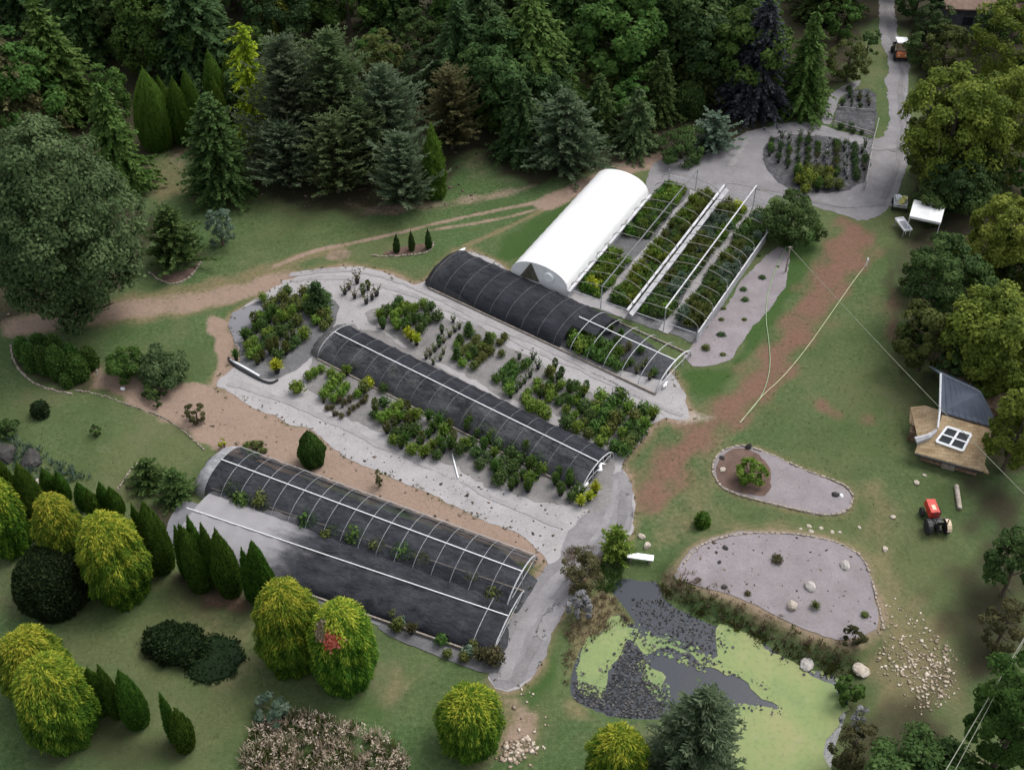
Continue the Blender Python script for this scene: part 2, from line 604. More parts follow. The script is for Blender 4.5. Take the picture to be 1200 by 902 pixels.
def build_ground():
    xs = np.concatenate([[-700, -450, -280, -170, -110, -85], np.arange(-70, 70.01, .3), [85, 110, 170, 280, 450, 700]])
    ys = np.concatenate([[-200, -100, -30, 5, 20], np.arange(30, 150.01, .3), [165, 190, 240, 340, 600, 1200]])
    X, Y = np.meshgrid(xs, ys)
    P = np.stack([X.ravel(), Y.ravel()], 1)
    Z = ground_h(P)
    nx, ny = len(xs), len(ys)
    i = np.arange(nx * ny).reshape(ny, nx)
    F = np.stack([i[:-1, :-1], i[:-1, 1:], i[1:, 1:], i[1:, :-1]], -1).reshape(-1, 4)
    me = mesh_np('ground', np.column_stack([P, Z]), F, ground_material(), smooth=True)
    N = len(P)
    m = {c: np.zeros(N) for c in ('dirt', 'red', 'straw', 'lush', 'pale', 'litter')}
    W = wob(P[:, 0], P[:, 1], 1.2) * .5

    def area(c, pts, soft=.8, amt=1.0):
        d = sdist(P, smooth_poly(wpoly(pts), 2)) + W * soft
        m[c][:] = np.maximum(m[c], amt * (1 - sstep(-soft, soft, d)))

    def strip(c, pts, w, soft=.5, amt=1.0):
        d = ldist(P, smooth_line(wpoly(pts), 2)) + W * soft * .6
        m[c][:] = np.maximum(m[c], amt * (1 - sstep(w - soft, w + soft, d)))
    # bare tan bank between the yard and the long lower house
    area('dirt', [(205, 452), (250, 448), (330, 488), (400, 535), (470, 562), (560, 605), (640, 628), (655, 645), (640, 668), (560, 635), (420, 580), (250, 530), (190, 490), (130, 462)], .7)
    area('dirt', [(100, 450), (110, 425), (140, 440), (190, 450), (215, 470), (200, 490), (150, 470)], .8, .8)
    area('red', [(95, 445), (112, 420), (135, 445), (190, 455), (215, 490), (180, 482), (130, 465)], .8, .7)
    area('dirt', [(236, 370), (262, 366), (284, 420), (262, 448), (244, 452), (262, 420)], .5)
    # track across the lawn, and the wheel lines that leave it
    strip('dirt', [(20, 383), (60, 378), (150, 362), (240, 352), (310, 332), (335, 325)], 1.3, .9, .8)
    strip('straw', [(40, 372), (150, 362), (250, 345), (330, 322)], 2.2, 1.3, .75)
    strip('dirt', [(320, 312), (365, 293), (410, 285), (470, 272), (510, 262), (580, 247), (640, 236), (690, 215), (725, 200)], .28, .28, .78)
    strip('dirt', [(500, 270), (560, 262), (620, 250), (670, 232)], .24, .25, .7)
    strip('straw', [(305, 322), (350, 300), (400, 292)], .8, .6, .7)
    strip('straw', [(545, 288), (590, 270), (640, 245), (690, 222)], .3, .3, .85)
    strip('dirt', [(640, 240), (690, 216), (740, 194), (775, 186)], 1.1, .8, .95)
    area('dirt', [(600, 320), (590, 312), (540, 290), (505, 318), (480, 335), (500, 330), (540, 282)], .5, .6)
    area('dirt', [(395, 232), (450, 240), (520, 232), (560, 225), (640, 215), (600, 232), (520, 246), (430, 258)], 1.0, .55)
    area('dirt', [(375, 300), (400, 288), (418, 292), (410, 302), (385, 308)], .5, .6)
    area('litter', [(375, 302), (400, 290), (418, 294), (400, 305)], .6, .6)
    # red earth
    area('red', [(985, 255), (1015, 262), (1030, 290), (1012, 320), (985, 345), (960, 385), (935, 425), (905, 470), (865, 500), (835, 512), (800, 570), (770, 600), (742, 604), (745, 565), (785, 505), (830, 480), (870, 440), (905, 395), (940, 345), (962, 290)], 1.7, .84)
    area('red', [(952, 470), (975, 472), (990, 488), (960, 490)], .9, .75)
    area('red', [(1008, 482), (1030, 490), (1035, 503), (1010, 500)], .9, .7)
    area('red', [(1035, 330), (1060, 340), (1055, 440), (1035, 400)], 1.2, .5)
    area('pale', [(800, 478), (850, 487), (830, 498), (795, 494)], .7, .55)
    area('straw', [(760, 440), (850, 470), (870, 520), (830, 640), (760, 660), (745, 610), (790, 560), (820, 510)], 2.0, .52)
    area('straw', [(1000, 560), (1050, 560), (1060, 640), (1040, 660), (1010, 640)], 1.6, .55)
    area('straw', [(830, 600), (900, 610), (980, 625), (1060, 660), (1070, 760), (1040, 830), (1010, 800), (1025, 700), (980, 640), (880, 628), (800, 650)], 1.4, .62)
    area('straw', [(1040, 690), (1100, 710), (1140, 780), (1130, 840), (1040, 850), (1010, 800)], 1.8, .72)
    area('litter', [(1110, 560), (1210, 540), (1220, 800), (1120, 830), (1090, 700), (1150, 640)], 3.0, .75)
    area('litter', [(1040, 820), (1100, 800), (1120, 860), (1080, 930), (980, 930), (1000, 850)], 1.5, .7)
    area('litter', [(1036, 300), (1050, 300), (1066, 430), (1056, 450), (1040, 380)], .8, .7)
    area('litter', [(1045, 260), (1090, 280), (1110, 440), (1080, 470), (1050, 400), (1040, 330)], 1.5, .6)
    # pond margin
    area('straw', [(690, 690), (712, 690), (745, 730), (700, 745), (676, 760), (664, 800), (668, 740)], .8, .85)
    area('straw', [(664, 800), (700, 842), (760, 848), (690, 850), (655, 830)], .8, .65)
    area('dirt', [(690, 705), (705, 712), (700, 735), (685, 730)], .6, .5)
    area('straw', [(780, 680), (830, 700), (900, 735), (990, 775), (1005, 760), (900, 715), (800, 680)], .8, .9)
    area('lush', [(640, 720), (660, 730), (650, 800), (620, 860), (600, 810)], 1.0, .8)
    area('lush', [(690, 610), (720, 690), (700, 690), (690, 660)], .8, .5)
    area('straw', [(455, 775), (480, 785), (470, 830), (440, 825)], 1.0, .7)
    area('dirt', [(590, 820), (620, 810), (640, 850), (620, 880), (570, 890), (600, 850)], .9, .6)
    area('straw', [(560, 800), (640, 815), (650, 880), (560, 910), (540, 880)], 1.6, .65)
    def halo(c, pts, w, amt):
        d = sdist(P, smooth_poly(wpoly(pts), 1)) + W * .35
        m[c][:] = np.maximum(m[c], amt * (1 - sstep(0, w, d)))
    halo('straw', YARD, 1.5, .72)
    halo('dirt', YARD, .7, .62)
    halo('straw', BEDP, 1.6, .7)
    halo('dirt', BEDP, 1.3, .5)
    halo('straw', BEDOVAL, 1.1, .6)
    # lawns
    area('lush', [(560, 300), (600, 318), (690, 225), (650, 240)], 1.0, .75)
    area('lush', [(-40, 450), (80, 470), (220, 510), (230, 530), (160, 560), (60, 500), (-40, 520)], 2.0, .35)
    area('lush', [(785, 430), (870, 430), (850, 470), (790, 468)], 1.2, .75)
    area('lush', [(925, 285), (955, 265), (962, 285), (930, 350), (880, 420), (850, 430), (905, 350)], .8, .8)
    area('lush', [(950, 470), (1040, 400), (1060, 480), (1060, 560), (960, 540)], 2.0, .4)
    area('lush', [(380, 790), (500, 820), (470, 880), (390, 830)], 2.0, .5)
    area('straw', [(30, 560), (60, 660), (250, 690), (310, 720), (330, 800), (240, 830), (200, 700)], 2.0, .45)
    area('litter', [(195, 665), (290, 685), (300, 725), (225, 715)], .9, .8)
    area('red', [(225, 690), (290, 700), (295, 722), (240, 716)], .8, .6)
    area('litter', [(150, 590), (215, 590), (205, 640), (185, 660), (165, 600)], .8, .85)
    area('litter', [(30, 840), (150, 830), (240, 870), (220, 910), (30, 920)], 1.8, .5)
    area('litter', [(15, 395), (115, 430), (120, 450), (90, 462), (20, 440)], .8, .8)
    area('pale', [(110, 525), (130, 522), (136, 532), (112, 536)], .9, .4)
    # forest floor
    area('litter', [(-90, -60), (1290, -60), (1290, 560), (1170, 560), (1085, 450), (1065, 300), (1075, 200), (1080, 100), (1060, 20), (1015, 20), (990, 110), (900, 150), (840, 186), (760, 190), (700, 200), (600, 222), (545, 160), (520, 235), (430, 258), (300, 225), (262, 240), (215, 175), (165, 185), (172, 300), (60, 350), (0, 385), (-90, 400)], 1.6)
    area('litter', [(85, 320), (125, 300), (160, 285), (175, 240), (195, 260), (170, 300), (130, 350), (85, 350)], .8, .8)
    area('red', [(80, 325), (125, 312), (120, 345), (85, 350)], .8, .6)
    area('straw', [(165, 190), (215, 180), (240, 240), (205, 230), (180, 250)], 1.6, .6)
    area('dirt', [(205, 178), (222, 182), (222, 200), (190, 195)], 1.0, .4)
    area('dirt', [(535, 195), (560, 160), (590, 200), (540, 225)], 1.4, .35)
    for nmx, cols in (('cover', ('dirt', 'red', 'straw', None)), ('cover_more', ('lush', 'pale', None, 'litter'))):
        at = me.attributes.new(nmx, 'FLOAT_COLOR', 'POINT')
        A = np.zeros((N, 4), np.float32)
        for j, c in enumerate(cols):
            if c:
                A[:, j] = m[c]
        at.data.foreach_set('color', A.ravel())
    o = obj_me('ground', me)
    tag(o, kind='structure')


build_ground()


def sheet(name, pts, mat, dz, rag=.12, smooth=1, kind='structure', step=1.2, z=None, world=False, label=None, parent=None):
    """a thin covering that follows the ground inside an outline with a slightly ragged edge"""
    W = np.asarray(pts, float) if world else wpoly(pts, 0 if z is None else z)
    W = smooth_poly(W, smooth) if smooth else np.asarray(W)
    out = []
    n = len(W)
    for i in range(n):
        a, b = W[i], W[(i + 1) % n]
        L = np.hypot(*(b - a))
        k = max(1, int(L / .35))
        for j in range(k):
            out.append(a + (b - a) * j / k)
    E0 = np.array(out)
    t = np.roll(E0, -1, 0) - np.roll(E0, 1, 0)
    t /= np.maximum(np.hypot(t[:, 0], t[:, 1])[:, None], 1e-9)
    nr = np.stack([t[:, 1], -t[:, 0]], 1)
    def run(k):
        q = RNG.normal(0, 1, len(E0))
        ker = np.hanning(k + 2)[1:-1]
        q = np.convolve(np.concatenate([q[-k:], q, q[:k]]), ker / np.sqrt((ker ** 2).sum()), 'same')[k:-k]
        return q
    k1 = min(31, max(3, len(E0) // 3))
    E0 = E0 + nr * ((run(k1) * .8 + run(min(9, k1)) * .6 + RNG.normal(0, .3, len(E0))) * rag)[:, None]
    lo, hi = E0.min(0), E0.max(0)
    gx, gy = np.meshgrid(np.arange(lo[0], hi[0], step), np.arange(lo[1], hi[1], step))
    Q = np.stack([gx.ravel(), gy.ravel()], 1)
    Q = Q[sdist(Q, E0) < -.3] if len(Q) else Q
    A = np.vstack([E0, Q]) if len(Q) else E0
    ne = len(E0)
    r = delaunay_2d_cdt([Vector(p) for p in A], [(i, (i + 1) % ne) for i in range(ne)], [list(range(ne))], 1, 1e-5)
    V = np.array([(p[0], p[1]) for p in r[0]])
    F = [f for f in r[2]]
    Z = ground_h(V) + dz if z is None else np.full(len(V), z + dz)
    mb = MB()
    mb.v = [tuple(p) for p in np.column_stack([V, Z])]
    mb.f = []
    for f in F:
        a, b, c = (V[i] for i in f[:3])
        cr = (b[0] - a[0]) * (c[1] - a[1]) - (b[1] - a[1]) * (c[0] - a[0])
        mb.f.append(list(f) if cr > 0 else list(f)[::-1])
    mb.m = [0] * len(mb.f)
    o = mb.build(name, mat, parent)
    if kind:
        o['kind'] = kind
    return o


sheet('gravel_yard', YARD, GRAVEL, .02, .16)
sheet('gravel_road', [(600, 808), (577, 800), (583, 765), (596, 730), (640, 660), (660, 625), (700, 590), (712, 562), (728, 548), (738, 562), (742, 602), (738, 628), (712, 642), (692, 667), (674, 697), (657, 717), (642, 750), (625, 790)], ROADGRAVEL, .035, .2)
sheet('gravel_road', [(752, 232), (760, 195), (800, 181), (835, 184), (868, 158), (905, 147), (950, 142), (1003, 158), (1026, 164), (1041, 160), (1043, 120), (1040, 90), (1030, 40), (1026, -20), (1046, -20), (1052, 30), (1064, 80), (1067, 130), (1063, 152), (1070, 168), (1060, 200), (1052, 228), (1038, 252), (1012, 262), (985, 250), (960, 243), (925, 230), (905, 228), (885, 262), (840, 300), (790, 240)], ROADGRAVEL, .02, .18)
sheet('gravel_path', [(962, 145), (966, 122), (976, 108), (995, 98), (1010, 94), (1006, 104), (985, 114), (978, 130), (976, 148)], ROADGRAVEL, .035, .12)
sheet('nursery_mat', [(893, 180), (905, 160), (940, 156), (975, 160), (1020, 172), (1024, 190), (1012, 222), (955, 228), (925, 222), (905, 208)], PLOTMAT, .04, .15)
sheet('nursery_mat', [(978, 146), (982, 126), (990, 108), (1026, 104), (1028, 135), (1022, 162), (1000, 155)], PLOTMAT, .05, .12)
sheet('gravel_strip', [(803, 425), (818, 396), (905, 287), (925, 290), (930, 310), (917, 345), (892, 375), (862, 407), (850, 425)], PINKGRAVEL, .03, .14)
sheet('gravel_bed', BEDOVAL, PINKGRAVEL, .03, .06)
sheet('gravel_bed', BEDP, PINKGRAVEL, .03, .10)
sheet('mulch_patch', [(840, 545), (848, 530), (872, 526), (895, 535), (905, 555), (900, 580), (880, 578), (850, 568)], MULCH, .05, .15)
def band(name, pts, w, mat, dz, rag=.10):
    L = smooth_line(wpoly(pts), 2)
    t = np.gradient(L, axis=0)
    t /= np.hypot(t[:, 0], t[:, 1])[:, None]
    n = np.stack([-t[:, 1], t[:, 0]], 1)
    ww = w * (1 + .25 * wob(L[:, 0], L[:, 1], .6))[:, None]
    return sheet(name, np.vstack([L + n * ww / 2, (L - n * ww / 2)[::-1]]), mat, dz, rag, 0, world=True)


YARDTRACK = mat_noise('packed_yard_gravel', [(.165, .156, .157), (.245, .233, .236), (.315, .303, .308)], .8, .95, .4, detail=8, scale2=7.0)
TRACKDARK = mat_noise('packed_dark_gravel', [(.098, .093, .096), (.15, .143, .147), (.22, .21, .216)], .8, .95, .4, detail=8, scale2=7.0)
TRACKPALE = mat_noise('packed_pale_gravel', [(.14, .134, .138), (.205, .197, .203), (.28, .27, .278)], .8, .95, .4, detail=8, scale2=7.0)
for ln, w, mt in (
        ([(1036, 0), (1044, 40), (1056, 80), (1058, 120), (1056, 160), (1050, 200), (1035, 232)], .45, TRACKDARK),
        ([(1041, 10), (1050, 45), (1062, 90), (1063, 140), (1062, 170), (1056, 205), (1042, 240)], .4, TRACKPALE),
        ([(1050, 172), (1025, 177), (1000, 165), (960, 152), (905, 154), (875, 168), (855, 195)], .5, TRACKPALE),
        ([(1040, 238), (1000, 245), (960, 238), (920, 226), (885, 220)], .5, TRACKDARK),
        ([(1062, 172), (1048, 176), (1040, 175)], .6, TRACKDARK),
        ([(590, 795), (610, 740), (650, 680), (690, 635), (715, 600), (722, 560)], .6, TRACKPALE),
        ([(604, 798), (626, 745), (662, 692), (705, 648), (730, 615), (732, 575)], .5, TRACKDARK),
        ([(655, 708), (640, 735), (632, 750)], 1.2, TRACKPALE),
        ([(330, 330), (400, 322), (450, 335), (520, 362), (620, 408), (720, 452), (780, 480)], .5, YARDTRACK),
        ([(340, 322), (405, 314), (455, 326), (505, 345), (560, 372), (700, 438), (800, 488)], .4, YARDTRACK),
        ([(270, 448), (340, 470), (430, 515), (540, 565), (660, 615)], .5, YARDTRACK)):
    band('wheel_track', ln, w, mt, .048, .12)
# ground cloth under the plants
sheet('ground_cloth', [(285, 420), (262, 372), (312, 347), (360, 352), (398, 350), (392, 388), (358, 428), (317, 450), (272, 428)], WEEDMAT, .035, .1)
sheet('ground_cloth', [(262, 371), (303, 353), (316, 372), (300, 392), (278, 412)], GREYMAT, .05, .06)
sheet('ground_cloth', [(360, 440), (376, 402), (398, 378), (420, 380), (470, 408), (560, 455), (660, 505), (720, 535), (728, 552), (705, 602), (690, 598), (640, 592), (590, 575), (540, 548), (470, 515), (420, 492), (385, 472)], DUSTYMAT, .04, .3)
sheet('ground_cloth', [(430, 372), (450, 352), (505, 360), (560, 388), (640, 428), (760, 486), (735, 520), (715, 535), (600, 468), (500, 418)], DUSTYMAT, .035, .35)
sheet('ground_cloth', [(228, 585), (240, 540), (262, 530), (420, 585), (640, 662), (595, 735), (420, 660)], BLACKMAT, .04, .08)
sheet('ground_cloth', [(205, 600), (215, 584), (370, 636), (500, 684), (600, 728), (590, 760), (580, 790), (470, 742), (330, 690), (200, 640), (195, 620)], GREYMAT, .03, .08)
sheet('ground_cloth', [(352, 634), (420, 658), (500, 684), (600, 728), (588, 765), (570, 772), (457, 732), (350, 690)], BLACKMAT, .05, .15)  # black sheet added beneath the low faded house to darken its cloth
sheet('ground_cloth', [(500, 745), (590, 768), (582, 795), (520, 770), (440, 738), (450, 728)], WEEDMAT, .05, .08)
sheet('ground_cloth', [(507, 340), (540, 296), (800, 412), (770, 458)], BLACKMAT, .045, .08)
sheet('ground_cloth', [(374, 421), (398, 383), (712, 537), (683, 576)], BLACKMAT, .06, .08, 0)

# ------------------------------------------------------------------ pond
def water_material():
    m, nt, out = new_mat('pond_water')
    k = NT(nt)
    geo = k.n('ShaderNodeNewGeometry')
    b = k.n('ShaderNodeBsdfPrincipled')
    b.inputs['Base Color'].default_value = (.022, .027, .035, 1)
    b.inputs['Roughness'].default_value = .12
    b.inputs['Specular IOR Level'].default_value = .45
    k.l(k.bump(k.noise(geo.outputs['Position'], 5, 3), .12, .03), b.inputs['Normal'])
    k.l(b.outputs[0], out.inputs['Surface'])
    return m


def duckweed_material():
    m, nt, out = new_mat('duckweed')
    k = NT(nt)
    geo = k.n('ShaderNodeNewGeometry')
    P = geo.outputs['Position']
    c = k.ramp(k.noise(P, .16, 5), [(.34, (.14, .20, .090)), (.5, (.195, .243, .100)), (.64, (.245, .252, .118))])
    c = k.mix(k.ramp(k.noise(P, 3.5, 4), [(.5, 0), (.75, .5)]), c, (.11, .155, .08))
    c = k.mix(k.ramp(k.noise(P, 1.2, 5), [(.58, 0), (.72, .4)]), c, (.28, .27, .16))
    b = k.n('ShaderNodeBsdfPrincipled')
    b.inputs['Roughness'].default_value = .85
    b.inputs['Specular IOR Level'].default_value = .15
    k.l(c, b.inputs['Base Color'])
    k.l(k.bump(k.noise(P, 14, 3), .25, .02), b.inputs['Normal'])
    k.l(b.outputs[0], out.inputs['Surface'])
    return m


wp = sheet('pond_water', POND, water_material(), 0, .05, 1, z=WATER_Z, step=3)
wlo = POND_W.mean(0)
DUCK = duckweed_material()
W1 = zz([(230, 338), (285, 365), (310, 400), (270, 425), (235, 480), (200, 520), (185, 560), (150, 590), (125, 560), (93, 510), (110, 462), (140, 420), (190, 400), (212, 350)], *PZ)
W2 = zz([(310, 408), (360, 412), (430, 430), (500, 458), (545, 488), (565, 508), (520, 522), (470, 502), (430, 480), (380, 466), (345, 472), (328, 450), (300, 430)], *PZ)
W2b = zz([(328, 495), (355, 540), (385, 575), (412, 600), (390, 620), (350, 607), (328, 570)], *PZ)
W3 = zz([(600, 382), (640, 395), (720, 436), (800, 494), (870, 528), (958, 544), (998, 585), (1020, 640), (1006, 720), (990, 800), (965, 1000), (950, 1300), (645, 1300), (612, 1000), (600, 760), (560, 640), (640, 648), (740, 655), (790, 674), (772, 640), (740, 600), (670, 545), (590, 524), (562, 506), (595, 485), (607, 440)], *PZ)
for wi, w in enumerate((W1, W2, W2b, W3)):
    o = sheet('duckweed', w, DUCK, .012 + .006 * wi, .40, 1, kind='stuff', z=WATER_Z, step=3)
    tag(o, 'green duckweed film floating on the dark pond', 'duckweed')


def in_poly(pts, n, z=0.0, world=False):
    W = np.asarray(pts, float) if world else wpoly(pts, z)
    lo, hi = W.min(0), W.max(0)
    out = np.zeros((0, 2))
    while len(out) < n:
        Q = lo + RNG.random((n * 3, 2)) * (hi - lo)
        out = np.vstack([out, Q[sdist(Q, W) < 0]])
    return out[:n]


def unit(a):
    return a / np.maximum(np.linalg.norm(a, axis=-1, keepdims=True), 1e-9)


def diamonds(C, U, W):
    n = len(C)
    V = np.stack([C - U, C - W * .95 + U * .1, C + U, C + W * .95 + U * .1], 1).reshape(-1, 3)
    F = np.arange(n * 4).reshape(n, 4)
    return V, F


def rand_dirs(n):
    return unit(RNG.normal(0, 1, (n, 3)))


def perp(N):
    a = rand_dirs(len(N))
    return unit(np.cross(N, a))


def octas(C, S, flat=.5):
    """small irregular stones: centres (n,3), sizes (n,)"""
    n = len(C)
    base = np.array([(1, 0, 0), (0, 1, 0), (-1, 0, 0), (0, -1, 0), (0, 0, 1), (0, 0, -1)], float)
    a = RNG.random(n) * 6.283
    st = .5 + RNG.random((n, 3))
    V = base[None] * st[:, None, :]
    V = V + RNG.normal(0, .12, V.shape)
    V[:, :, 2] *= flat
    ca, sa = np.cos(a), np.sin(a)
    X = V[:, :, 0] * ca[:, None] - V[:, :, 1] * sa[:, None]
    Y = V[:, :, 0] * sa[:, None] + V[:, :, 1] * ca[:, None]
    V = np.stack([X, Y, V[:, :, 2]], -1) * S[:, None, None] + C[:, None, :]
    f = np.array([(0, 1, 4), (1, 2, 4), (2, 3, 4), (3, 0, 4), (1, 0, 5), (2, 1, 5), (3, 2, 5), (0, 3, 5)])
    F = (f[None] + (np.arange(n) * 6)[:, None, None]).reshape(-1, 3)
    return V.reshape(-1, 3), F


def stones(name, P, smin, smax, mat, flat=.45, z=None, kind='stuff', label=None, cat=None, power=2.0):
    S = smin + (smax - smin) * RNG.random(len(P)) ** power
    Z = ground_h(P) + .03 if z is None else np.full(len(P), z)
    V, F = octas(np.column_stack([P, Z]), S, flat)
    t = np.repeat(RNG.random(len(P)), 8)
    me = mesh_np(name, V, F, mat, tone=t)
    o = obj_me(name, me)
    return tag(o, label, cat, kind=kind)


LITTERMAT = mat_leaf('dead_leaf_bits', (.10, .085, .07), (.24, .22, .20), (.46, .42, .38), 0, 0)
LILYMAT = mat_leaf('grey_lily_leaf', (.022, .023, .026), (.042, .042, .043), (.105, .098, .092), 0, 0)
CHIPMAT = mat_leaf('pale_chip_bits', (.19, .145, .105), (.33, .265, .20), (.50, .43, .355), 0, 0)
BROWNBITS = mat_leaf('brown_bits', (.03, .024, .018), (.08, .062, .045), (.18, .14, .10), 0, 0)
lily = np.vstack([in_poly(zz([(270, 290), (330, 290), (400, 300), (560, 378), (606, 440), (560, 480), (500, 455), (400, 410), (330, 395)], *PZ), 420, WATER_Z),
                  in_poly(zz([(270, 430), (330, 480), (340, 560), (410, 610), (380, 688), (240, 686), (95, 628), (85, 560), (200, 590), (240, 500)], *PZ), 1700, WATER_Z)])
def floating(name, P, smin, smax, mat, label, cat, z, power=1.6, tilt=.05):
    n = len(P)
    N = unit(np.array([0, 0, 1.0]) + RNG.normal(0, tilt, (n, 3)))
    U = perp(N)
    sz = (smin + (smax - smin) * RNG.random(n) ** power)[:, None]
    V, F = diamonds(np.column_stack([P, z + RNG.uniform(.005, .03, n)]), U * sz, np.cross(N, U) * sz * RNG.uniform(.45, 1, (n, 1)))
    return tag(obj_me(name, mesh_np(name, V, F, mat, tone=RNG.random(n) ** 1.5)), label, cat, kind='stuff')


floating('pond_leaves', lily, .025, .115, LILYMAT, 'grey withered water lily leaves floating on the dark pond', 'water plants', WATER_Z + .04, 1.3)
floating('pond_leaves', in_poly(W2, 90, WATER_Z), .04, .15, LILYMAT, 'few grey leaves lying on the narrow duckweed band', 'water plants', WATER_Z + .05)
fl = []
for w in (W1, W2, W2b, W3):
    ww = wpoly(w, WATER_Z)
    for i in range(len(ww)):
        a, b = ww[i], ww[(i + 1) % len(ww)]
        k = int(np.hypot(*(b - a)) * 15)
        t = RNG.random((k, 1))
        fl.append(a + (b - a) * t + RNG.normal(0, .15, (k, 2)))
fl = np.vstack(fl)
fl = fl[sdist(fl, POND_W) < -.1]
floating('duckweed_flecks', fl, .04, .20, DUCK, 'ragged flecks of duckweed along the edges of the green film', 'duckweed', WATER_Z + .012, 2.0, .03)
fl2 = fl[::3] + RNG.normal(0, .12, (len(fl[::3]), 2))
floating('pond_leaves', fl2[sdist(fl2, POND_W) < -.1], .03, .14, LILYMAT, 'dark rotting leaves caught along the duckweed edges', 'water plants', WATER_Z + .05)

# loose bits on the ground
chip = in_poly([(1040, 700), (1075, 715), (1120, 770), (1120, 800), (1100, 830), (1060, 815), (1030, 790), (1025, 750)], 520)
cc = wpoly([(1075, 780), (1105, 780), (1085, 815), (1060, 775), (1095, 795)])
chip = np.vstack([chip] + [c + RNG.normal(0, .75, (110, 2)) * np.array([1, .8]) for c in cc])
stones('pale_rubble', chip, .025, .17, CHIPMAT, .08, label='scattered pale chips and stone rubble on the worn grass below the raised gravel bed', cat='rubble', power=3.6)
stones('pale_rubble', np.vstack([in_poly([(590, 870), (620, 862), (632, 875), (606, 896), (585, 890)], 170), in_poly([(600, 800), (650, 820), (640, 900), (570, 900)], 40)]), .03, .2, CHIPMAT, .25, label='pale broken chips on the track at the bottom edge of the lawn', cat='rubble', power=1.5)
stones('leaf_litter', in_poly(YARD, 1800), .02, .055, LITTERMAT, .4, label='loose stones and litter strewn over the pale gravel yard', cat='litter', power=2)
stones('leaf_litter', np.vstack([in_poly([(250, 452), (400, 540), (640, 640), (640, 600), (560, 570), (400, 500), (330, 470)], 110), in_poly([(480, 540), (700, 590), (650, 650), (540, 600)], 120)]), .03, .16, BROWNBITS, .25, label='dark brown leaf litter blown along the edge of the gravel yard', cat='litter', power=3)
stones('leaf_litter', in_poly([(215, 460), (400, 542), (640, 632), (640, 660), (420, 580), (200, 490)], 150), .02, .15, BROWNBITS, .25, label='clods and twigs on the bare tan bank above the long shade house', cat='litter', power=3)
stones('leaf_litter', in_poly(BEDP, 150), .03, .12, BROWNBITS, .3, label='dark clods and prunings on the raised gravel bed by the pond', cat='litter', power=2.5)
stones('leaf_litter', in_poly([(-40, 150), (560, 150), (560, 250), (300, 240), (160, 200), (60, 360), (-40, 380)], 900), .04, .2, BROWNBITS, .3, label='fallen leaves and twigs under the trees of the left wood', cat='litter', power=2)


def edging(pts, label, w=.28, closed=True, mat=EDGESTONE, a=0, b=None):
    W = wpoly(pts)
    W = smooth_poly(W, 2) if closed else smooth_line(W, 2)
    mb = MB()
    n = len(W)
    acc = 0
    for i in range(n if closed else n - 1):
        p, q = W[i], W[(i + 1) % n]
        L = np.hypot(*(q - p))
        ang = math.atan2(q[1] - p[1], q[0] - p[0])
        k = max(1, round(L / (w * 1.25)))
        for j in range(k):
            c = p + (q - p) * (j + .5) / k
            h = random.uniform(.06, .16)
            mb.box((c[0] + random.uniform(-.04, .04), c[1] + random.uniform(-.04, .04), gh(*c) + h / 2 - .02), (L / k * random.uniform(.75, 1.0), w * random.uniform(.4, .75), h), ang + random.uniform(-.12, .12), tx=.88, ty=.85)
    o = mb.build('stone_edging', mat)
    return tag(o, label, 'edging')


edging(BEDOVAL, 'ring of pale stones round the oval gravel bed on the lawn')
edging([(800, 668), (815, 648), (850, 634), (900, 631), (950, 635), (985, 645), (1010, 662), (1020, 690), (1033, 745)], 'row of tan edging stones along the lawn side of the raised gravel bed', .24, False)
edging([(174, 318), (188, 330), (208, 333), (226, 322), (236, 305)], 'curved stone edging below the dark bushy tree on the left lawn', .28, False)
edging([(434, 299), (446, 300), (470, 300), (500, 297), (507, 290), (508, 284)], 'low stone edging of the bed with three small cypresses', .26, False)
edging([(13, 405), (14, 420), (28, 442), (55, 456), (85, 462)], 'tan edging curving below the clump of clipped green domes', .26, False)
edging([(88, 457), (120, 463), (160, 478), (200, 492), (240, 528)], 'thin stone edging between the left lawn and the bare bank', .16, False)
edging([(112, 424), (114, 440)], 'short stone edging beside the clipped green domes', .22, False)
edging([(138, 575), (150, 556), (162, 543)], 'short pale edging beside the two dark dwarf pines', .24, False)
sheet('mulch_patch', [(440, 298), (470, 288), (506, 285), (505, 294), (470, 299)], MULCH, .03, .1)
sheet('mulch_patch', [(176, 316), (190, 322), (226, 316), (234, 304), (226, 320), (208, 330), (190, 328)], MULCH, .03, .1)

# ------------------------------------------------------------------ foliage builders
def join(parts):
    Vs, Fs, Ts = [], [], []
    o = 0
    for V, F, T in parts:
        Vs.append(V)
        Fs.append(F + o)
        Ts.append(T)
        o += len(V)
    return np.vstack(Vs), np.vstack(Fs), np.concatenate(Ts)


def lump(d, ph, k=3.0):
    return (np.sin(d[..., 0] * k * 2.1 + ph) * np.sin(d[..., 1] * k * 1.7 + ph * 1.3) + np.sin(d[..., 2] * k * 2.3 + ph * .7 + d[..., 0] * k) * .8 + np.sin(d[..., 1] * k * 3.1 - d[..., 2] * k * 2.0 + ph) * .5) / 2.3


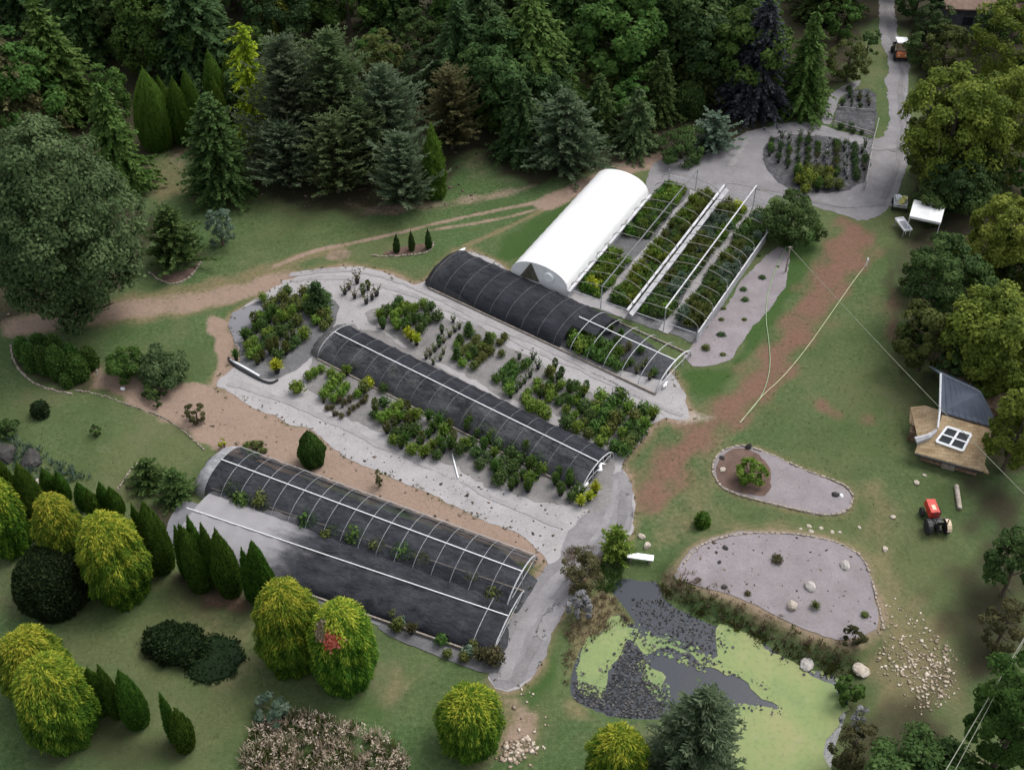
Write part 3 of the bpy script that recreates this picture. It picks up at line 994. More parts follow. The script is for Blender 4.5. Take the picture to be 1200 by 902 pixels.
def crown_broad(r, h, base=.22, leaf=.22, nc=None, per=80, tone0=.0, ragged=.30):
    """broadleaf crown: clumps of leaves on an uneven ellipsoid"""
    z0 = h * min(base, .05)
    leaf, per = leaf * (.70 if r > 1.2 else .85), int(per * (1.75 if r > 1.2 else 1.3))
    rz = (h - z0) / 2
    cz = z0 + rz
    if nc is None:
        nc = int(26 + r * r * 3.2)
    ph = RNG.random() * 9
    d = rand_dirs(nc)
    d[:, 2] = np.abs(d[:, 2]) * np.where(RNG.random(nc) < .62, 1, -1)
    rad = .78 + .06 * (d[:, 2] < 0) + ragged * .8 * lump(d, ph, 1.6) + RNG.uniform(-.12, .12, nc)
    inner = RNG.random(nc) < .2
    rad[inner] *= .6
    C = d * rad[:, None] * np.array([r, r, rz]) + np.array([0, 0, cz])
    rc = r * RNG.uniform(.16, .30, nc) * (1.0 if r > 2 else 1.25)
    ct = RNG.random(nc)
    idx = np.repeat(np.arange(nc), per)
    n = len(idx)
    dd = rand_dirs(n)
    dd = unit(dd + d[idx] * .75 + np.array([0, 0, .35]))
    P = C[idx] + dd * (rc[idx] * RNG.uniform(.55, 1.05, n))[:, None] * np.array([1, 1, .8])
    N = unit(dd + RNG.normal(0, .45, (n, 3)) + np.array([0, 0, .35]))
    U = perp(N)
    W = np.cross(N, U)
    s = leaf * RNG.uniform(.6, 1.25, n)
    V, F = diamonds(P, U * s[:, None], W * (s * .68)[:, None])
    T = np.clip(.04 + .52 * ct[idx] + .48 * RNG.random(n) ** 1.3 + tone0, 0, 1)
    return V, F, T


def limbs(r, h, base, n=6, tr=None, lean=0.0):
    mb = MB()
    tr = tr or max(.06, r * .075)
    top = h * .72
    pts = [(0, 0, -.15), (lean * .2, 0, top * .3), (lean * .6, .05, top * .65), (lean, 0, top)]
    mb.tube(pts, [tr * 1.25, tr, tr * .7, tr * .25], 7)
    for i in range(n):
        a = i * 2.4 + random.random()
        z = h * (base + (.6 - base) * random.random())
        L = r * random.uniform(.5, .8)
        e = (math.cos(a) * L, math.sin(a) * L, z + L * .55)
        mid = (e[0] * .5, e[1] * .5, z + L * .2)
        mb.tube([(0, 0, z), mid, e], [tr * .45, tr * .3, tr * .1], 5)
    return mb


def crown_conifer(r, h, base=.06, nb=None, droop=.25, up=.0, leafL=.45, leafW=.17, prof=.85, ragged=.22, dens=1.0, tone0=0.0, flat=.6, gap=.0):
    """layered conifer: whorls of branches that carry flat sprays"""
    ph = RNG.random() * 9
    leafL, leafW = leafL * .74, leafW * .74
    lev = max(10, int(h * 2.5 * dens))
    parts_C, parts_U, parts_W, parts_T = [], [], [], []
    for i in range(lev):
        t = (i + RNG.uniform(-.3, .3)) / lev
        t = min(max(t, 0), .985)
        z = h * (base + (1 - base) * t)
        rr = r * (1 - t) ** prof * (.92 + .08 * math.cos(t * 9)) + .06 * r * (1 - t) + .05
        if t < .08:
            rr *= .88
        b = nb or int(max(5, 4 + rr * 4.2) * dens)
        a0 = RNG.random() * 6.28
        for j in range(b):
            if RNG.random() < gap:
                continue
            a = a0 + j * 6.283 / b + RNG.normal(0, .22)
            L = rr * (1 + RNG.normal(0, ragged) + .22 * lump(np.array([math.cos(a), math.sin(a), t * 3.0]), ph, 2.0))
            dr_ = droop + RNG.normal(0, .10)
            zj = RNG.normal(0, .35 * h / lev)
            if L < .1:
                L = .1
            k = max(3, int(L / (leafL * .55)))
            s = np.linspace(.18, 1.0, k) + RNG.normal(0, .02, k)
            dz = zj + up * s * L - dr_ * L * s ** 2
            o = np.stack([np.cos(a) * s * L, np.sin(a) * s * L, z + dz], 1)
            dirv = np.array([math.cos(a), math.sin(a), up - 2 * droop * .7])
            side = np.array([-math.sin(a), math.cos(a), 0])
            bt = RNG.random()
            for sg in (-1, 0, 1):
                d = dirv[None] * .8 + side[None] * sg * .75 + RNG.normal(0, .2, (k, 3))
                d = unit(d)
                wd = leafL * (1 - .45 * s) * RNG.uniform(.7, 1.2, k)
                cen = o + d * wd[:, None] * .6 + np.array([0, 0, -.03]) + RNG.normal(0, .05, (k, 3))
                nrm = unit(np.array([0, 0, 1.0]) + RNG.normal(0, flat, (k, 3)) + dirv * .25)
                w = unit(np.cross(nrm, d))
                parts_C.append(cen)
                parts_U.append(d * wd[:, None])
                parts_W.append(w * (leafW * (1.15 - .4 * s) * RNG.uniform(.7, 1.3, k))[:, None])
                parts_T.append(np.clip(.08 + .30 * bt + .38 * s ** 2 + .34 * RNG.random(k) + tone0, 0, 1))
    C, U, W, T = np.vstack(parts_C), np.vstack(parts_U), np.vstack(parts_W), np.concatenate(parts_T)
    V, F = diamonds(C, U, W)
    return V, F, T


def prof_cone(t):
    return np.where(t < .28, .80 + .20 * np.sin(np.pi / 2 * np.clip(t / .28, 0, 1)), np.maximum(1 - (np.clip((t - .28) / .72, 0, 1)) ** 2.0, .008))


def prof_dome(t):
    u = np.clip((t - .40) / .60, 0, 1)
    return np.where(t < .40, .70 + .30 * np.sin(np.pi / 2 * np.clip(t / .40, 0, 1)), np.sqrt(np.maximum(1 - u ** 2.1, .0)))


def prof_mound(t):
    return np.where(t < .25, .86 + .14 * np.clip(t / .25, 0, 1), np.sqrt(np.maximum(1 - np.clip((t - .25) / .75, 0, 1) ** 2.3, 0)))


def crown_dense(r, h, prof, mode, n=None, L=.22, Wd=.07, amp=.10, k=3.0, ry=None, stretch=1.0, tone0=0.0):
    """clipped or dense plant: an uneven solid heart with sprays all over it"""
    ph = RNG.random() * 20
    area = 2 * math.pi * r * h * .8
    n = n or int(area * {'weep': 300, 'fan': 150}.get(mode, 170))
    tg = np.linspace(0, 1, 400)
    pr = prof(tg)
    el = np.hypot(np.diff(pr) * r, h / 399) * (pr[1:] + pr[:-1]) / 2 + 1e-6
    cum = np.concatenate([[0], np.cumsum(el)])
    t = np.clip(np.interp(RNG.random(n), cum / cum[-1], tg), 0, .9995)
    a = RNG.random(n) * 6.283

    def rad(t, a):
        d = np.stack([np.cos(a), np.sin(a), t * h / max(r, .1) * .5 * stretch], -1)
        return r * prof(t) * (1 + amp * lump(d, ph, k) + amp * .4 * lump(d * 2.3, ph + 3, k) + (.085 * lump(d * np.array([3.2, 3.2, 2.0]), ph + 5, k) if mode == 'weep' else 0))
    rr = rad(t, a)
    asp = 1.0 if ry is None else ry / r
    e = .01
    rt = np.clip((rad(np.clip(t + e, 0, 1), a) - rr) / (e * h), -6, 3)
    er = np.stack([np.cos(a), np.sin(a) * asp, np.zeros(n)], 1)
    ea = np.stack([-np.sin(a), np.cos(a) * asp, np.zeros(n)], 1)
    up = unit(er * rt[:, None] + np.array([0, 0, 1.0]))
    N = unit(er - np.array([0, 0, 1.0]) * rt[:, None])
    P = er * rr[:, None] + np.stack([0 * t, 0 * t, t * h], 1)
    rnd = RNG.random(n)
    d = np.stack([np.cos(a), np.sin(a), t * h / max(r, .1) * .5], -1)
    st = lump(d * np.array([2.2, 2.2, .5]), ph + 1, k * 1.4)
    bl = lump(d * np.array([3.2, 3.2, 2.0]), ph + 5, k)
    if mode == 'fan':          # vertical flat sprays of arborvitae
        U = unit(up + N * .28 + RNG.normal(0, .16, (n, 3)))
        Wv = unit(N * .5 + ea * RNG.normal(0, 1, n)[:, None] + RNG.normal(0, .2, (n, 3)))
        T = np.clip(.30 + .22 * st + .36 * rnd + .14 * t, 0, 1)
        sl = L * RNG.uniform(.7, 1.3, n)
        C = P - N * .04 + U * sl[:, None] * .3
    elif mode == 'weep':       # hanging threads of golden cypress
        U = unit(-up * .8 + N * .65 + np.array([0, 0, -.25]) + RNG.normal(0, .48, (n, 3)))
        Wv = unit(ea + RNG.normal(0, .6, (n, 3)))
        tier = .5 + .5 * np.sin(t * 23 + 3 * lump(d, ph + 7, 2.2))
        T = np.clip(.04 + .60 * t ** 1.6 + .14 * st + .26 * bl + .12 * tier + .55 * (rnd - .40), 0, 1)  # golder towards the top; shade painted into the hollows between lumps
        sl = L * RNG.uniform(.4, 1.9, n)
        C = P + N * RNG.uniform(-.10, .16, n)[:, None] + U * sl[:, None] * .2
    else:                      # short stiff shoots
        U = unit(N * .7 + RNG.normal(0, .6, (n, 3)) + np.array([0, 0, .25]))
        Wv = unit(np.cross(U, rand_dirs(n)))
        T = np.clip(.16 + .2 * st + .55 * rnd + .1 * t, 0, 1)
        sl = L * RNG.uniform(.6, 1.4, n)
        C = P + N * RNG.uniform(-.10, .08, n)[:, None]
    T = np.clip(T + tone0, 0, 1)
    Wv = unit(Wv - (Wv * U).sum(1, keepdims=True) * U)
    V, F = diamonds(C, U * sl[:, None], Wv * (Wd * RNG.uniform(.7, 1.3, n))[:, None])
    # heart
    nt_, na = 14, 20
    tt = np.sin(np.linspace(0, 1, nt_) * math.pi / 2)
    aa = np.arange(na) * 6.2832 / na
    TT, AA = np.meshgrid(tt, aa, indexing='ij')
    RR = rad(TT.ravel(), AA.ravel()) * .90
    HV = np.stack([np.cos(AA.ravel()) * RR, np.sin(AA.ravel()) * RR * asp, TT.ravel() * h * .97], 1)
    i = np.arange(nt_ * na).reshape(nt_, na)
    HF = np.stack([i[:-1], np.roll(i, -1, 1)[:-1], np.roll(i, -1, 1)[1:], i[1:]], -1).reshape(-1, 4)
    if mode == 'weep':
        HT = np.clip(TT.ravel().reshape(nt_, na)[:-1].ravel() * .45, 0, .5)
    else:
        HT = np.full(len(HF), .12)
    return join([(V, F, T), (HV, HF, HT)])


def trunk_mb(h, r):
    mb = MB()
    mb.tube([(0, 0, -.15), (.02, .01, h * .4), (0, 0, h * .93)], [r * 1.2, r * .8, r * .12], 7)
    return mb


# ------------------------------------------------------------------ placing by the outline seen in the photo
def from_box(cx, yt, yb, w, prof, fat=1.04):
    ym = (yt + yb) / 2
    tt = np.linspace(0, 1, 60)
    pf = prof(tt)
    foot = float(pf[0])
    py = yb
    r = .5
    h = 1.0
    for _ in range(8):
        s = scale_at(cx, py)
        phi = PITCH + math.atan((py - 451) / FPX)
        r = w / 2 / (s * (1.02 + .004 * h)) / fat
        py = yb - r * foot * s * math.sin(phi)
        span = (yb - yt) / s
        lo, hi = .2, 40.0
        for _ in range(30):                             # height whose outline spans the seen height
            h = (lo + hi) / 2
            k = 1 + h / CAM_H * .9
            up = (tt * h * math.cos(phi) + r * pf * math.sin(phi)).max() * k
            dn = (tt * h * math.cos(phi) - r * pf * math.sin(phi)).min()
            if up - dn > span:
                hi = h
            else:
                lo = h
    bx = 600 + (cx - 600) * (1984 - py) / (1984 - ym)
    p = gpt(bx, py)
    return p[0], p[1], max(h, .35), r


def prof_ball(t):
    return .96 * np.sqrt(np.maximum(1 - (2 * np.clip(t, 0, 1) * .95 + .05 - 1) ** 2, 0))


def prof_fir(t):
    return .92 * (1 - t) ** .8 + .05


def plant_tree(kind, name, cat, label, box, pal, group=None, **kw):
    x, y, h, r = from_box(*box, {'broad': prof_ball, 'conifer': prof_fir, 'cone': prof_cone, 'dome': prof_dome, 'mound': prof_mound}[kind], {'dome': 1.15, 'mound': 1.08}.get(kind, 1.04))
    z = gh(x, y)
    e = empty(name, (x, y, z), random.random() * 6.28)
    tag(e, label, cat, group)
    if kind == 'cone':
        e.rotation_euler[0], e.rotation_euler[1] = random.gauss(0, .02), random.gauss(0, .02)
        kw['amp'] = kw.get('amp', .06) * random.uniform(.8, 2.2)
        kw['tone0'] = random.uniform(-.10, .12)
    m = LEAF[pal]
    rot = kw.pop('rot', None)
    asp = kw.pop('asp', None)
    if kind == 'broad':
        base = kw.pop('base', .2)
        V, F, T = crown_broad(r, h, base=base, **kw)
        limbs(r, h, base).build('trunk', BARK, e)
    elif kind == 'conifer':
        V, F, T = crown_conifer(r, h, **kw)
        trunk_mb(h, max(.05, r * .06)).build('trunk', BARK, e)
    else:
        mode = kw.pop('mode', {'cone': 'fan', 'dome': 'weep', 'mound': 'shoot'}[kind])
        prof = {'cone': prof_cone, 'dome': prof_dome, 'mound': prof_mound}[kind]
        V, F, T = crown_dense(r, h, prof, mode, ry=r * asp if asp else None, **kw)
        trunk_mb(h * .9, max(.04, r * .08)).build('trunk', BARK, e)
    if rot is not None:
        e.rotation_euler[2] = rot
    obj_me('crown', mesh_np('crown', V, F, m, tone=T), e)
    return e


# golden thread cypresses of the lower lawn
for lab, bx in (
        ('golden thread cypress cut by the left edge, beside the upper emerald columns', (0, 555, 655, 62)),
        ('golden thread cypress behind its larger twin, left of the emerald spires', (73, 577, 682, 60)),
        ('large golden thread cypress overlapping its smaller twin above the dark yew', (133, 598, 712, 84)),
        ('golden thread cypress at the lower left, half hidden behind a fuller one', (40, 735, 830, 84)),
        ('full golden thread cypress standing in front of its twin at the lower left', (66, 766, 880, 93)),
        ('golden thread cypress beside the one with red leaves on its crown', (338, 678, 792, 84)),
        ('golden thread cypress with a patch of red leaves on its crown', (402, 702, 814, 82)),
        ('round golden cypress alone on the lawn beside the track', (550, 802, 890, 82)),
        ('golden cypress cut by the bottom edge next to the big dark pine', (723, 851, 942, 76))):
    plant_tree('dome', 'golden_cypress', 'tree', lab, bx, 'gold', L=.115, Wd=.034, amp=.18, k=3.0, tone0=random.uniform(-.07, .06))

# emerald arborvitae spires
for lab, bx in (
        ('emerald arborvitae at the left edge behind the golden cypress', (14, 537, 625, 26)),
        ('tall emerald arborvitae right of the one on the left edge', (34, 538, 632, 38)),
        ('low emerald arborvitae behind the golden twins, nearest the rocks', (57, 548, 590, 22)),
        ('slim emerald arborvitae behind the smaller golden twin', (72, 552, 592, 18)),
        ('short emerald arborvitae between the rocks and the golden twins', (97, 566, 600, 20)),
        ('emerald arborvitae just behind the larger golden twin', (109, 572, 612, 20)),
        ('emerald arborvitae with its tip above the larger golden twin', (121, 566, 606, 18)),
        ('pointed emerald arborvitae leaning towards the dwarf pines', (134, 570, 610, 22)),
        ('slim left stem of the emerald pair below the dwarf pines', (165, 590, 668, 22)),
        ('broad emerald spire below the dwarf pines', (180, 586, 677, 38)),
        ('left outer spire of the emerald clump by the white ridge pipe', (212, 616, 680, 16)),
        ('second spire of the emerald clump by the white ridge pipe', (221, 610, 684, 18)),
        ('tallest rear spire of the emerald clump by the white ridge pipe', (231, 604, 686, 22)),
        ('front left spire of the emerald clump by the white ridge pipe', (229, 620, 698, 32)),
        ('middle rear spire of the emerald clump by the white ridge pipe', (246, 612, 690, 20)),
        ('right rear spire of the emerald clump by the white ridge pipe', (261, 617, 694, 22)),
        ('front right spire of the emerald clump by the white ridge pipe', (264, 622, 704, 34)),
        ('left stem of the emerald pair behind the red-leaved golden cypress twins', (291, 641, 708, 18)),
        ('taller right stem of the emerald pair behind the golden cypress twins', (304, 629, 716, 34)),
        ('left spire of the three emeralds beside the lower left golden twins', (112, 782, 842, 30)),
        ('thin middle spire of the three emeralds on the lower lawn', (128, 780, 845, 22)),
        ('right spire of the three emeralds on the lower lawn', (154, 789, 858, 34)),
        ('leaning slim stem of the small emerald pair on the lower lawn', (197, 813, 872, 16)),
        ('stouter stem of the small emerald pair on the lower lawn', (212, 829, 884, 28)),
        ('bright arborvitae cone at the left end of the row behind the lawn', (176, 76, 180, 46)),
        ('slim arborvitae second from the left in the row behind the lawn', (194, 87, 168, 26)),
        ('arborvitae third from the left in the row behind the lawn', (210, 88, 172, 30)),
        ('taller arborvitae with a pale tip behind the third in the row', (223, 77, 165, 28)),
        ('tall pale arborvitae at the right end of the row behind the lawn', (252, 57, 140, 30)),
        ('arborvitae tucked between the row and the variegated golden column', (270, 62, 150, 26)),
        ('arborvitae in front of the tall pair at the right end of the row', (257, 90, 170, 24))):
    far = bx[2] < 200
    plant_tree('cone', 'emerald_arborvitae', 'tree', lab, bx, 'fresh' if far else 'emerald', L=.17, Wd=.045, amp=.06, k=3.2, stretch=.35)

# clipped or dense dark plants
plant_tree('mound', 'yew_bush', 'shrub', 'dark yew mound below the golden twins on the left', (62, 637, 730, 96), 'yew', L=.13, Wd=.07, amp=.13)
plant_tree('mound', 'yew_bush', 'shrub', 'left half of the dark double yew on the lower lawn', (204, 724, 786, 78), 'yew', L=.13, Wd=.07, amp=.2, asp=.8, rot=-.3)
plant_tree('mound', 'yew_bush', 'shrub', 'right half of the dark double yew on the lower lawn', (250, 740, 803, 92), 'yew', L=.13, Wd=.07, amp=.2, asp=.8, rot=-.3)
plant_tree('cone', 'egg_conifer', 'shrub', 'egg shaped green conifer on the bare bank beside the gravel yard', (365, 504, 551, 34), 'midgreen', L=.13, Wd=.06, amp=.06)
for lab, bx in (
        ('clipped green dome at the left of the clump by the tan edging', (27, 394, 426, 20)),
        ('clipped dome second from left in the front of the clump', (36, 401, 438, 22)),
        ('clipped dome behind, at the back left of the clump', (46, 390, 420, 22)),
        ('narrow clipped dome in the middle front of the clump', (51, 404, 442, 18)),
        ('clipped dome at the back centre of the clump', (63, 392, 424, 24)),
        ('tall clipped dome leaning right in the clump', (67, 404, 448, 26)),
        ('clipped dome at the back right of the clump', (82, 402, 432, 22)),
        ('largest round clipped dome at the front right of the clump', (89, 414, 450, 30)),
        ('small rough dome at the far right of the clump', (104, 405, 436, 22)),
        ('low rough dome at the foot of the largest clipped dome', (78, 436, 456, 16))):
    plant_tree('mound', 'clipped_dome', 'shrub', lab, bx, 'midgreen', L=.10, Wd=.06, amp=.06)
plant_tree('mound', 'shrub', 'shrub', 'round dark shrub alone on the left lawn', (47, 469, 492, 22), 'yew', L=.10, Wd=.06, amp=.12)
plant_tree('broad', 'shrub', 'shrub', 'tiny dark shrub near the bare patch on the left lawn', (110, 495, 512, 14), 'dkgreen', leaf=.10, nc=14, per=30, base=.02)
plant_tree('broad', 'shrub', 'shrub', 'loose green shrub at the left edge of the lawn', (8, 486, 512, 30), 'dkgreen', leaf=.14, nc=26, per=40, base=.02)
plant_tree('mound', 'shrub', 'shrub', 'small round shrub alone on the lawn above the raised gravel bed', (823, 599, 620, 19), 'emerald', L=.10, Wd=.06, amp=.12)
plant_tree('broad', 'shrub', 'shrub', 'bright green bushy shrub left of the spreading dark one', (148, 402, 446, 46), 'midgreen', leaf=.15, nc=60, per=50, base=.02)
plant_tree('broad', 'shrub', 'shrub', 'wide spreading dark green shrub above the red mulch', (190, 402, 450, 58), 'bluegreen', leaf=.17, nc=70, per=55, base=.02)
plant_tree('broad', 'shrub', 'shrub', 'low dark shrub in front of the spreading green one', (180, 442, 466, 30), 'dkgreen', leaf=.14, nc=22, per=36, base=.02)
plant_tree('broad', 'shrub', 'shrub', 'dry grey green tuft on the bare bank left of the yard', (229, 470, 496, 24), 'brownolive', leaf=.11, nc=20, per=60, base=.02)
plant_tree('broad', 'shrub', 'shrub', 'sprig of green below the spreading shrub on the bank', (184, 463, 478, 13), 'dkgreen', leaf=.10, nc=10, per=30, base=.02)
plant_tree('broad', 'shrub', 'shrub', 'weedy yellow green bush at the top corner of the long shade house', (296, 515, 534, 30), 'olive', leaf=.12, nc=22, per=36, base=.02)
plant_tree('broad', 'shrub', 'shrub', 'tiny yellow flowered weed above the pale left end of the shade house', (262, 514, 526, 12), 'yellow', leaf=.08, nc=10, per=24, base=.02)
plant_tree('broad', 'shrub', 'shrub', 'thin greyish weed on the bare bank right of the egg conifer', (444, 548, 572, 18), 'brownolive', leaf=.10, nc=14, per=20, base=.02)
plant_tree('conifer', 'dwarf_pine', 'shrub', 'dark dwarf pine left of the pale end of the shade house', (175, 537, 585, 50), 'dkgreen', droop=.1, up=.2, leafL=.32, leafW=.12, dens=1.3)
plant_tree('conifer', 'dwarf_pine', 'shrub', 'dwarf pine touching the pale end of the shade house', (206, 548, 600, 48), 'dkgreen', droop=.1, up=.2, leafL=.32, leafW=.12, dens=1.3, tone0=.1)
plant_tree('broad', 'shrub', 'shrub', 'pale yellow green shrub in the mulch of the oval gravel bed', (881, 533, 566, 38), 'lime', leaf=.13, nc=30, per=45, base=.05)
plant_tree('conifer', 'shrub', 'shrub', 'spiky yellow green conifer beside the white bench', (722, 615, 664, 40), 'lime', droop=.05, up=.35, leafL=.38, leafW=.10, dens=1.3)
plant_tree('broad', 'shrub', 'shrub', 'silver grey rounded shrub at the pond edge', (680, 692, 726, 28), 'greywhite', leaf=.09, nc=30, per=80, base=.02)
plant_tree('broad', 'shrub', 'shrub', 'wide pale grey brush between the road and the pond', (682, 640, 692, 46), 'brownolive', leaf=.09, nc=44, per=60, base=.02, tone0=.2)
plant_tree('broad', 'shrub', 'shrub', 'dry brown shrub at the pond side tip of the raised gravel bed', (1000, 739, 766, 26), 'brownolive', leaf=.09, nc=22, per=60, base=.02, tone0=-.2)
plant_tree('broad', 'shrub', 'shrub', 'bright green clump on the right bank of the pond', (996, 784, 820, 34), 'midgreen', leaf=.14, nc=26, per=44, base=.02)
plant_tree('broad', 'shrub', 'shrub', 'pale grey twiggy shrub on the right bank of the pond', (1008, 822, 848, 26), 'greywhite', leaf=.09, nc=14, per=40, base=.02)
plant_tree('broad', 'shrub', 'shrub', 'dull brown brush on the pond bank beside the lower right bush', (1002, 838, 905, 56), 'brownolive', leaf=.12, nc=40, per=50, base=.02, tone0=-.15)
plant_tree('broad', 'shrub', 'shrub', 'leafy green shrub at the head of the tall pinkish grass', (318, 806, 846, 44), 'silver', leaf=.18, nc=22, per=30, base=.02)
plant_tree('broad', 'shrub', 'shrub', 'dark broad bush at the top corner of the open greenhouse bays', (928, 226, 287, 74), 'dkgreen', leaf=.18, nc=80, per=60, base=.02)
plant_tree('conifer', 'bushy_tree', 'tree', 'dark bushy tree in the stone edged ring on the left lawn', (202, 238, 325, 68), 'dkgreen', droop=.05, up=.25, leafL=.42, leafW=.15, dens=1.2, prof=.6, ragged=.35)
plant_tree('broad', 'shrub', 'shrub', 'silvery blue shrub right of the stone edged ring', (257, 238, 290, 36), 'silver', leaf=.13, nc=40, per=60, base=.02)
for lab, bx in (('left one of three tiny dark cypresses in the curved bed', (464, 274, 297, 8)), ('middle one of three tiny dark cypresses in the curved bed', (482, 271, 295, 8)), ('right one of three tiny dark cypresses in the curved bed', (502, 268, 293, 8))):
    plant_tree('cone', 'small_cypress', 'tree', lab, bx, 'dkgreen', n=700, L=.14, Wd=.06)

# the wood: left side
plant_tree('broad', 'broadleaf_tree', 'tree', 'huge dark blue green broadleaf tree filling the left edge', (62, 102, 388, 190), 'bluegreen', leaf=.25, nc=330, per=95, base=.05)
plant_tree('conifer', 'layered_conifer', 'tree', 'pale green layered conifer rising behind the huge broadleaf tree', (58, -15, 160, 118), 'midgreen', droop=.25, leafL=.7, leafW=.24)
plant_tree('conifer', 'layered_conifer', 'tree', 'olive brown conifer in the upper left corner', (12, 18, 190, 110), 'brownolive', droop=.2, leafL=.6, leafW=.2)
plant_tree('conifer', 'layered_conifer', 'tree', 'bright green drooping conifer between the broadleaf tree and the arborvitae row', (132, 84, 240, 84), 'midgreen', droop=.4, leafL=.6, leafW=.22, gap=.1)
plant_tree('broad', 'broadleaf_tree', 'tree', 'spreading green tree at the top edge above the arborvitae row', (186, -45, 92, 120), 'midgreen', leaf=.3, nc=130, per=60, base=.05, tone0=-.05)
plant_tree('broad', 'broadleaf_tree', 'tree', 'small round green tree left of the arborvitae row', (130, 66, 150, 46), 'midgreen', leaf=.2, nc=60, per=50)
plant_tree('conifer', 'dense_conifer', 'tree', 'dense dark conifer with drooping tips standing on the lawn edge', (253, 100, 250, 84), 'dkgreen', droop=.15, up=.1, leafL=.42, leafW=.16, dens=1.3, prof=.55)
plant_tree('conifer', 'variegated_conifer', 'tree', 'narrow golden variegated conifer beside the blue grey junipers', (293, 12, 182, 50), 'yellow', droop=.3, leafL=.38, leafW=.13, prof=.4, ragged=.4, tone0=-.22, gap=.15)
plant_tree('conifer', 'weeping_conifer', 'tree', 'olive golden feathery conifer at the top edge', (322, -20, 70, 60), 'yellowgreen', droop=.4, leafL=.6, leafW=.15, prof=.6)
for lab, bx, pal in (
        ('tall blue grey juniper next to the golden variegated conifer', (338, 28, 215, 96), 'bluegrey'),
        ('blue green juniper in the middle of the juniper stand', (392, 22, 210, 96), 'bluegreen'),
        ('grey juniper low at the front left of the stand', (336, 140, 238, 80), 'bluegrey'),
        ('dark juniper at the front centre of the stand', (392, 130, 244, 80), 'bluegreen'),
        ('upright pale juniper with bare twigs at the right of the stand', (452, 70, 215, 88), 'bluegrey'),
        ('juniper in the gap behind the silvery one at the stand front', (425, 112, 228, 66), 'bluegreen'),
        ('silvery juniper at the front right of the stand', (470, 152, 258, 70), 'bluegrey'),
        ('olive tinged juniper at the right end of the stand', (528, 74, 190, 68), 'brownolive')):
    plant_tree('conifer', 'juniper_tree', 'tree', lab, bx, pal, droop=.0, up=.55, leafL=.55, leafW=.12, prof=.55, ragged=.4, dens=1.15, flat=.9, tone0=.10)
plant_tree('cone', 'narrow_conifer', 'tree', 'narrow yellow green conifer at the front of the juniper stand', (508, 143, 236, 26), 'lime', L=.3, Wd=.08, amp=.16)
plant_tree('broad', 'broadleaf_tree', 'tree', 'yellow green rounded tree rising behind the juniper stand', (448, 28, 120, 60), 'olive', leaf=.22, nc=60, per=55)
# the wood: middle
plant_tree('conifer', 'layered_conifer', 'tree', 'large light green conifer with layered boughs at the top centre', (622, -40, 168, 150), 'midgreen', droop=.3, leafL=.75, leafW=.26, tone0=.08, dens=1.1)
plant_tree('conifer', 'layered_conifer', 'tree', 'feathery grey green conifer below the large layered one', (662, 100, 222, 104), 'bluegrey', droop=.05, up=.2, leafL=.55, leafW=.14, prof=.65, ragged=.3)
plant_tree('conifer', 'layered_conifer', 'tree', 'grey green conifer right of the feathery one by the bank', (746, 100, 192, 72), 'bluegreen', droop=.15, leafL=.5, leafW=.15)
plant_tree('broad', 'broadleaf_tree', 'tree', 'rusty olive shrub tree between the layered conifer and the dark wood', (700, 62, 130, 60), 'olive', leaf=.2, nc=50, per=50, tone0=-.1)
plant_tree('conifer', 'layered_conifer', 'tree', 'slim mid green conifer in the dark wood left of the spruce', (818, 2, 130, 66), 'dkgreen', droop=.3, leafL=.55, leafW=.18)
plant_tree('mound', 'shrub', 'shrub', 'rounded dark green shrub in the wood behind the gravel corner', (806, 96, 142, 42), 'dkgreen', L=.18, Wd=.09, amp=.14)
plant_tree('conifer', 'shrub', 'shrub', 'pale variegated shrub on the corner of the gravel road', (836, 130, 188, 56), 'silver', droop=.1, up=.3, leafL=.4, leafW=.16, prof=.5)
plant_tree('broad', 'shrub', 'shrub', 'low green shrub left of the pale variegated one', (800, 146, 190, 62), 'dkgreen', leaf=.16, nc=50, per=50, base=.02)
plant_tree('conifer', 'spruce_tree', 'tree', 'dark purple grey spruce at the top of the road', (893, -25, 152, 100), 'purplegrey', droop=.25, leafL=.5, leafW=.13, dens=1.1, tone0=-.18)
plant_tree('conifer', 'spruce_tree', 'tree', 'light green spruce right of the purple grey one', (947, 2, 146, 72), 'midgreen', droop=.25, leafL=.5, leafW=.16, dens=1.1)
plant_tree('broad', 'shrub', 'shrub', 'round olive shrub beside the track at the top', (996, 40, 100, 52), 'olive', leaf=.17, nc=50, per=55, base=.02, tone0=-.15)
plant_tree('broad', 'broadleaf_tree', 'tree', 'small green tree at the top above the olive shrub', (988, -10, 52, 48), 'midgreen', leaf=.2, nc=40, per=45, tone0=-.1)
plant_tree('broad', 'shrub', 'shrub', 'dark shrub squeezed between the olive shrub and the track', (1018, 34, 70, 26), 'dkgreen', leaf=.15, nc=26, per=40, base=.02)
# right side
plant_tree('broad', 'broadleaf_tree', 'tree', 'large yellow green tree right of the road', (1120, 58, 225, 126), 'yellowgreen', leaf=.24, nc=170, per=85, base=.1)
plant_tree('broad', 'broadleaf_tree', 'tree', 'yellow green tree at the right edge behind the large one', (1180, 60, 215, 110), 'yellowgreen', leaf=.24, nc=120, per=80, base=.1, tone0=-.06)
plant_tree('broad', 'broadleaf_tree', 'tree', 'yellow green tree in the top right corner', (1186, -20, 100, 100), 'yellowgreen', leaf=.24, nc=80, per=70, base=.2, tone0=-.1)
plant_tree('broad', 'broadleaf_tree', 'tree', 'small olive tree above the large yellow green one', (1108, 24, 92, 62), 'olive', leaf=.2, nc=50, per=55, tone0=-.1)
plant_tree('broad', 'broadleaf_tree', 'tree', 'shaded olive tree leaning over the road bend', (1098, 115, 215, 74), 'olive', leaf=.22, nc=70, per=60, base=.1, tone0=-.1)
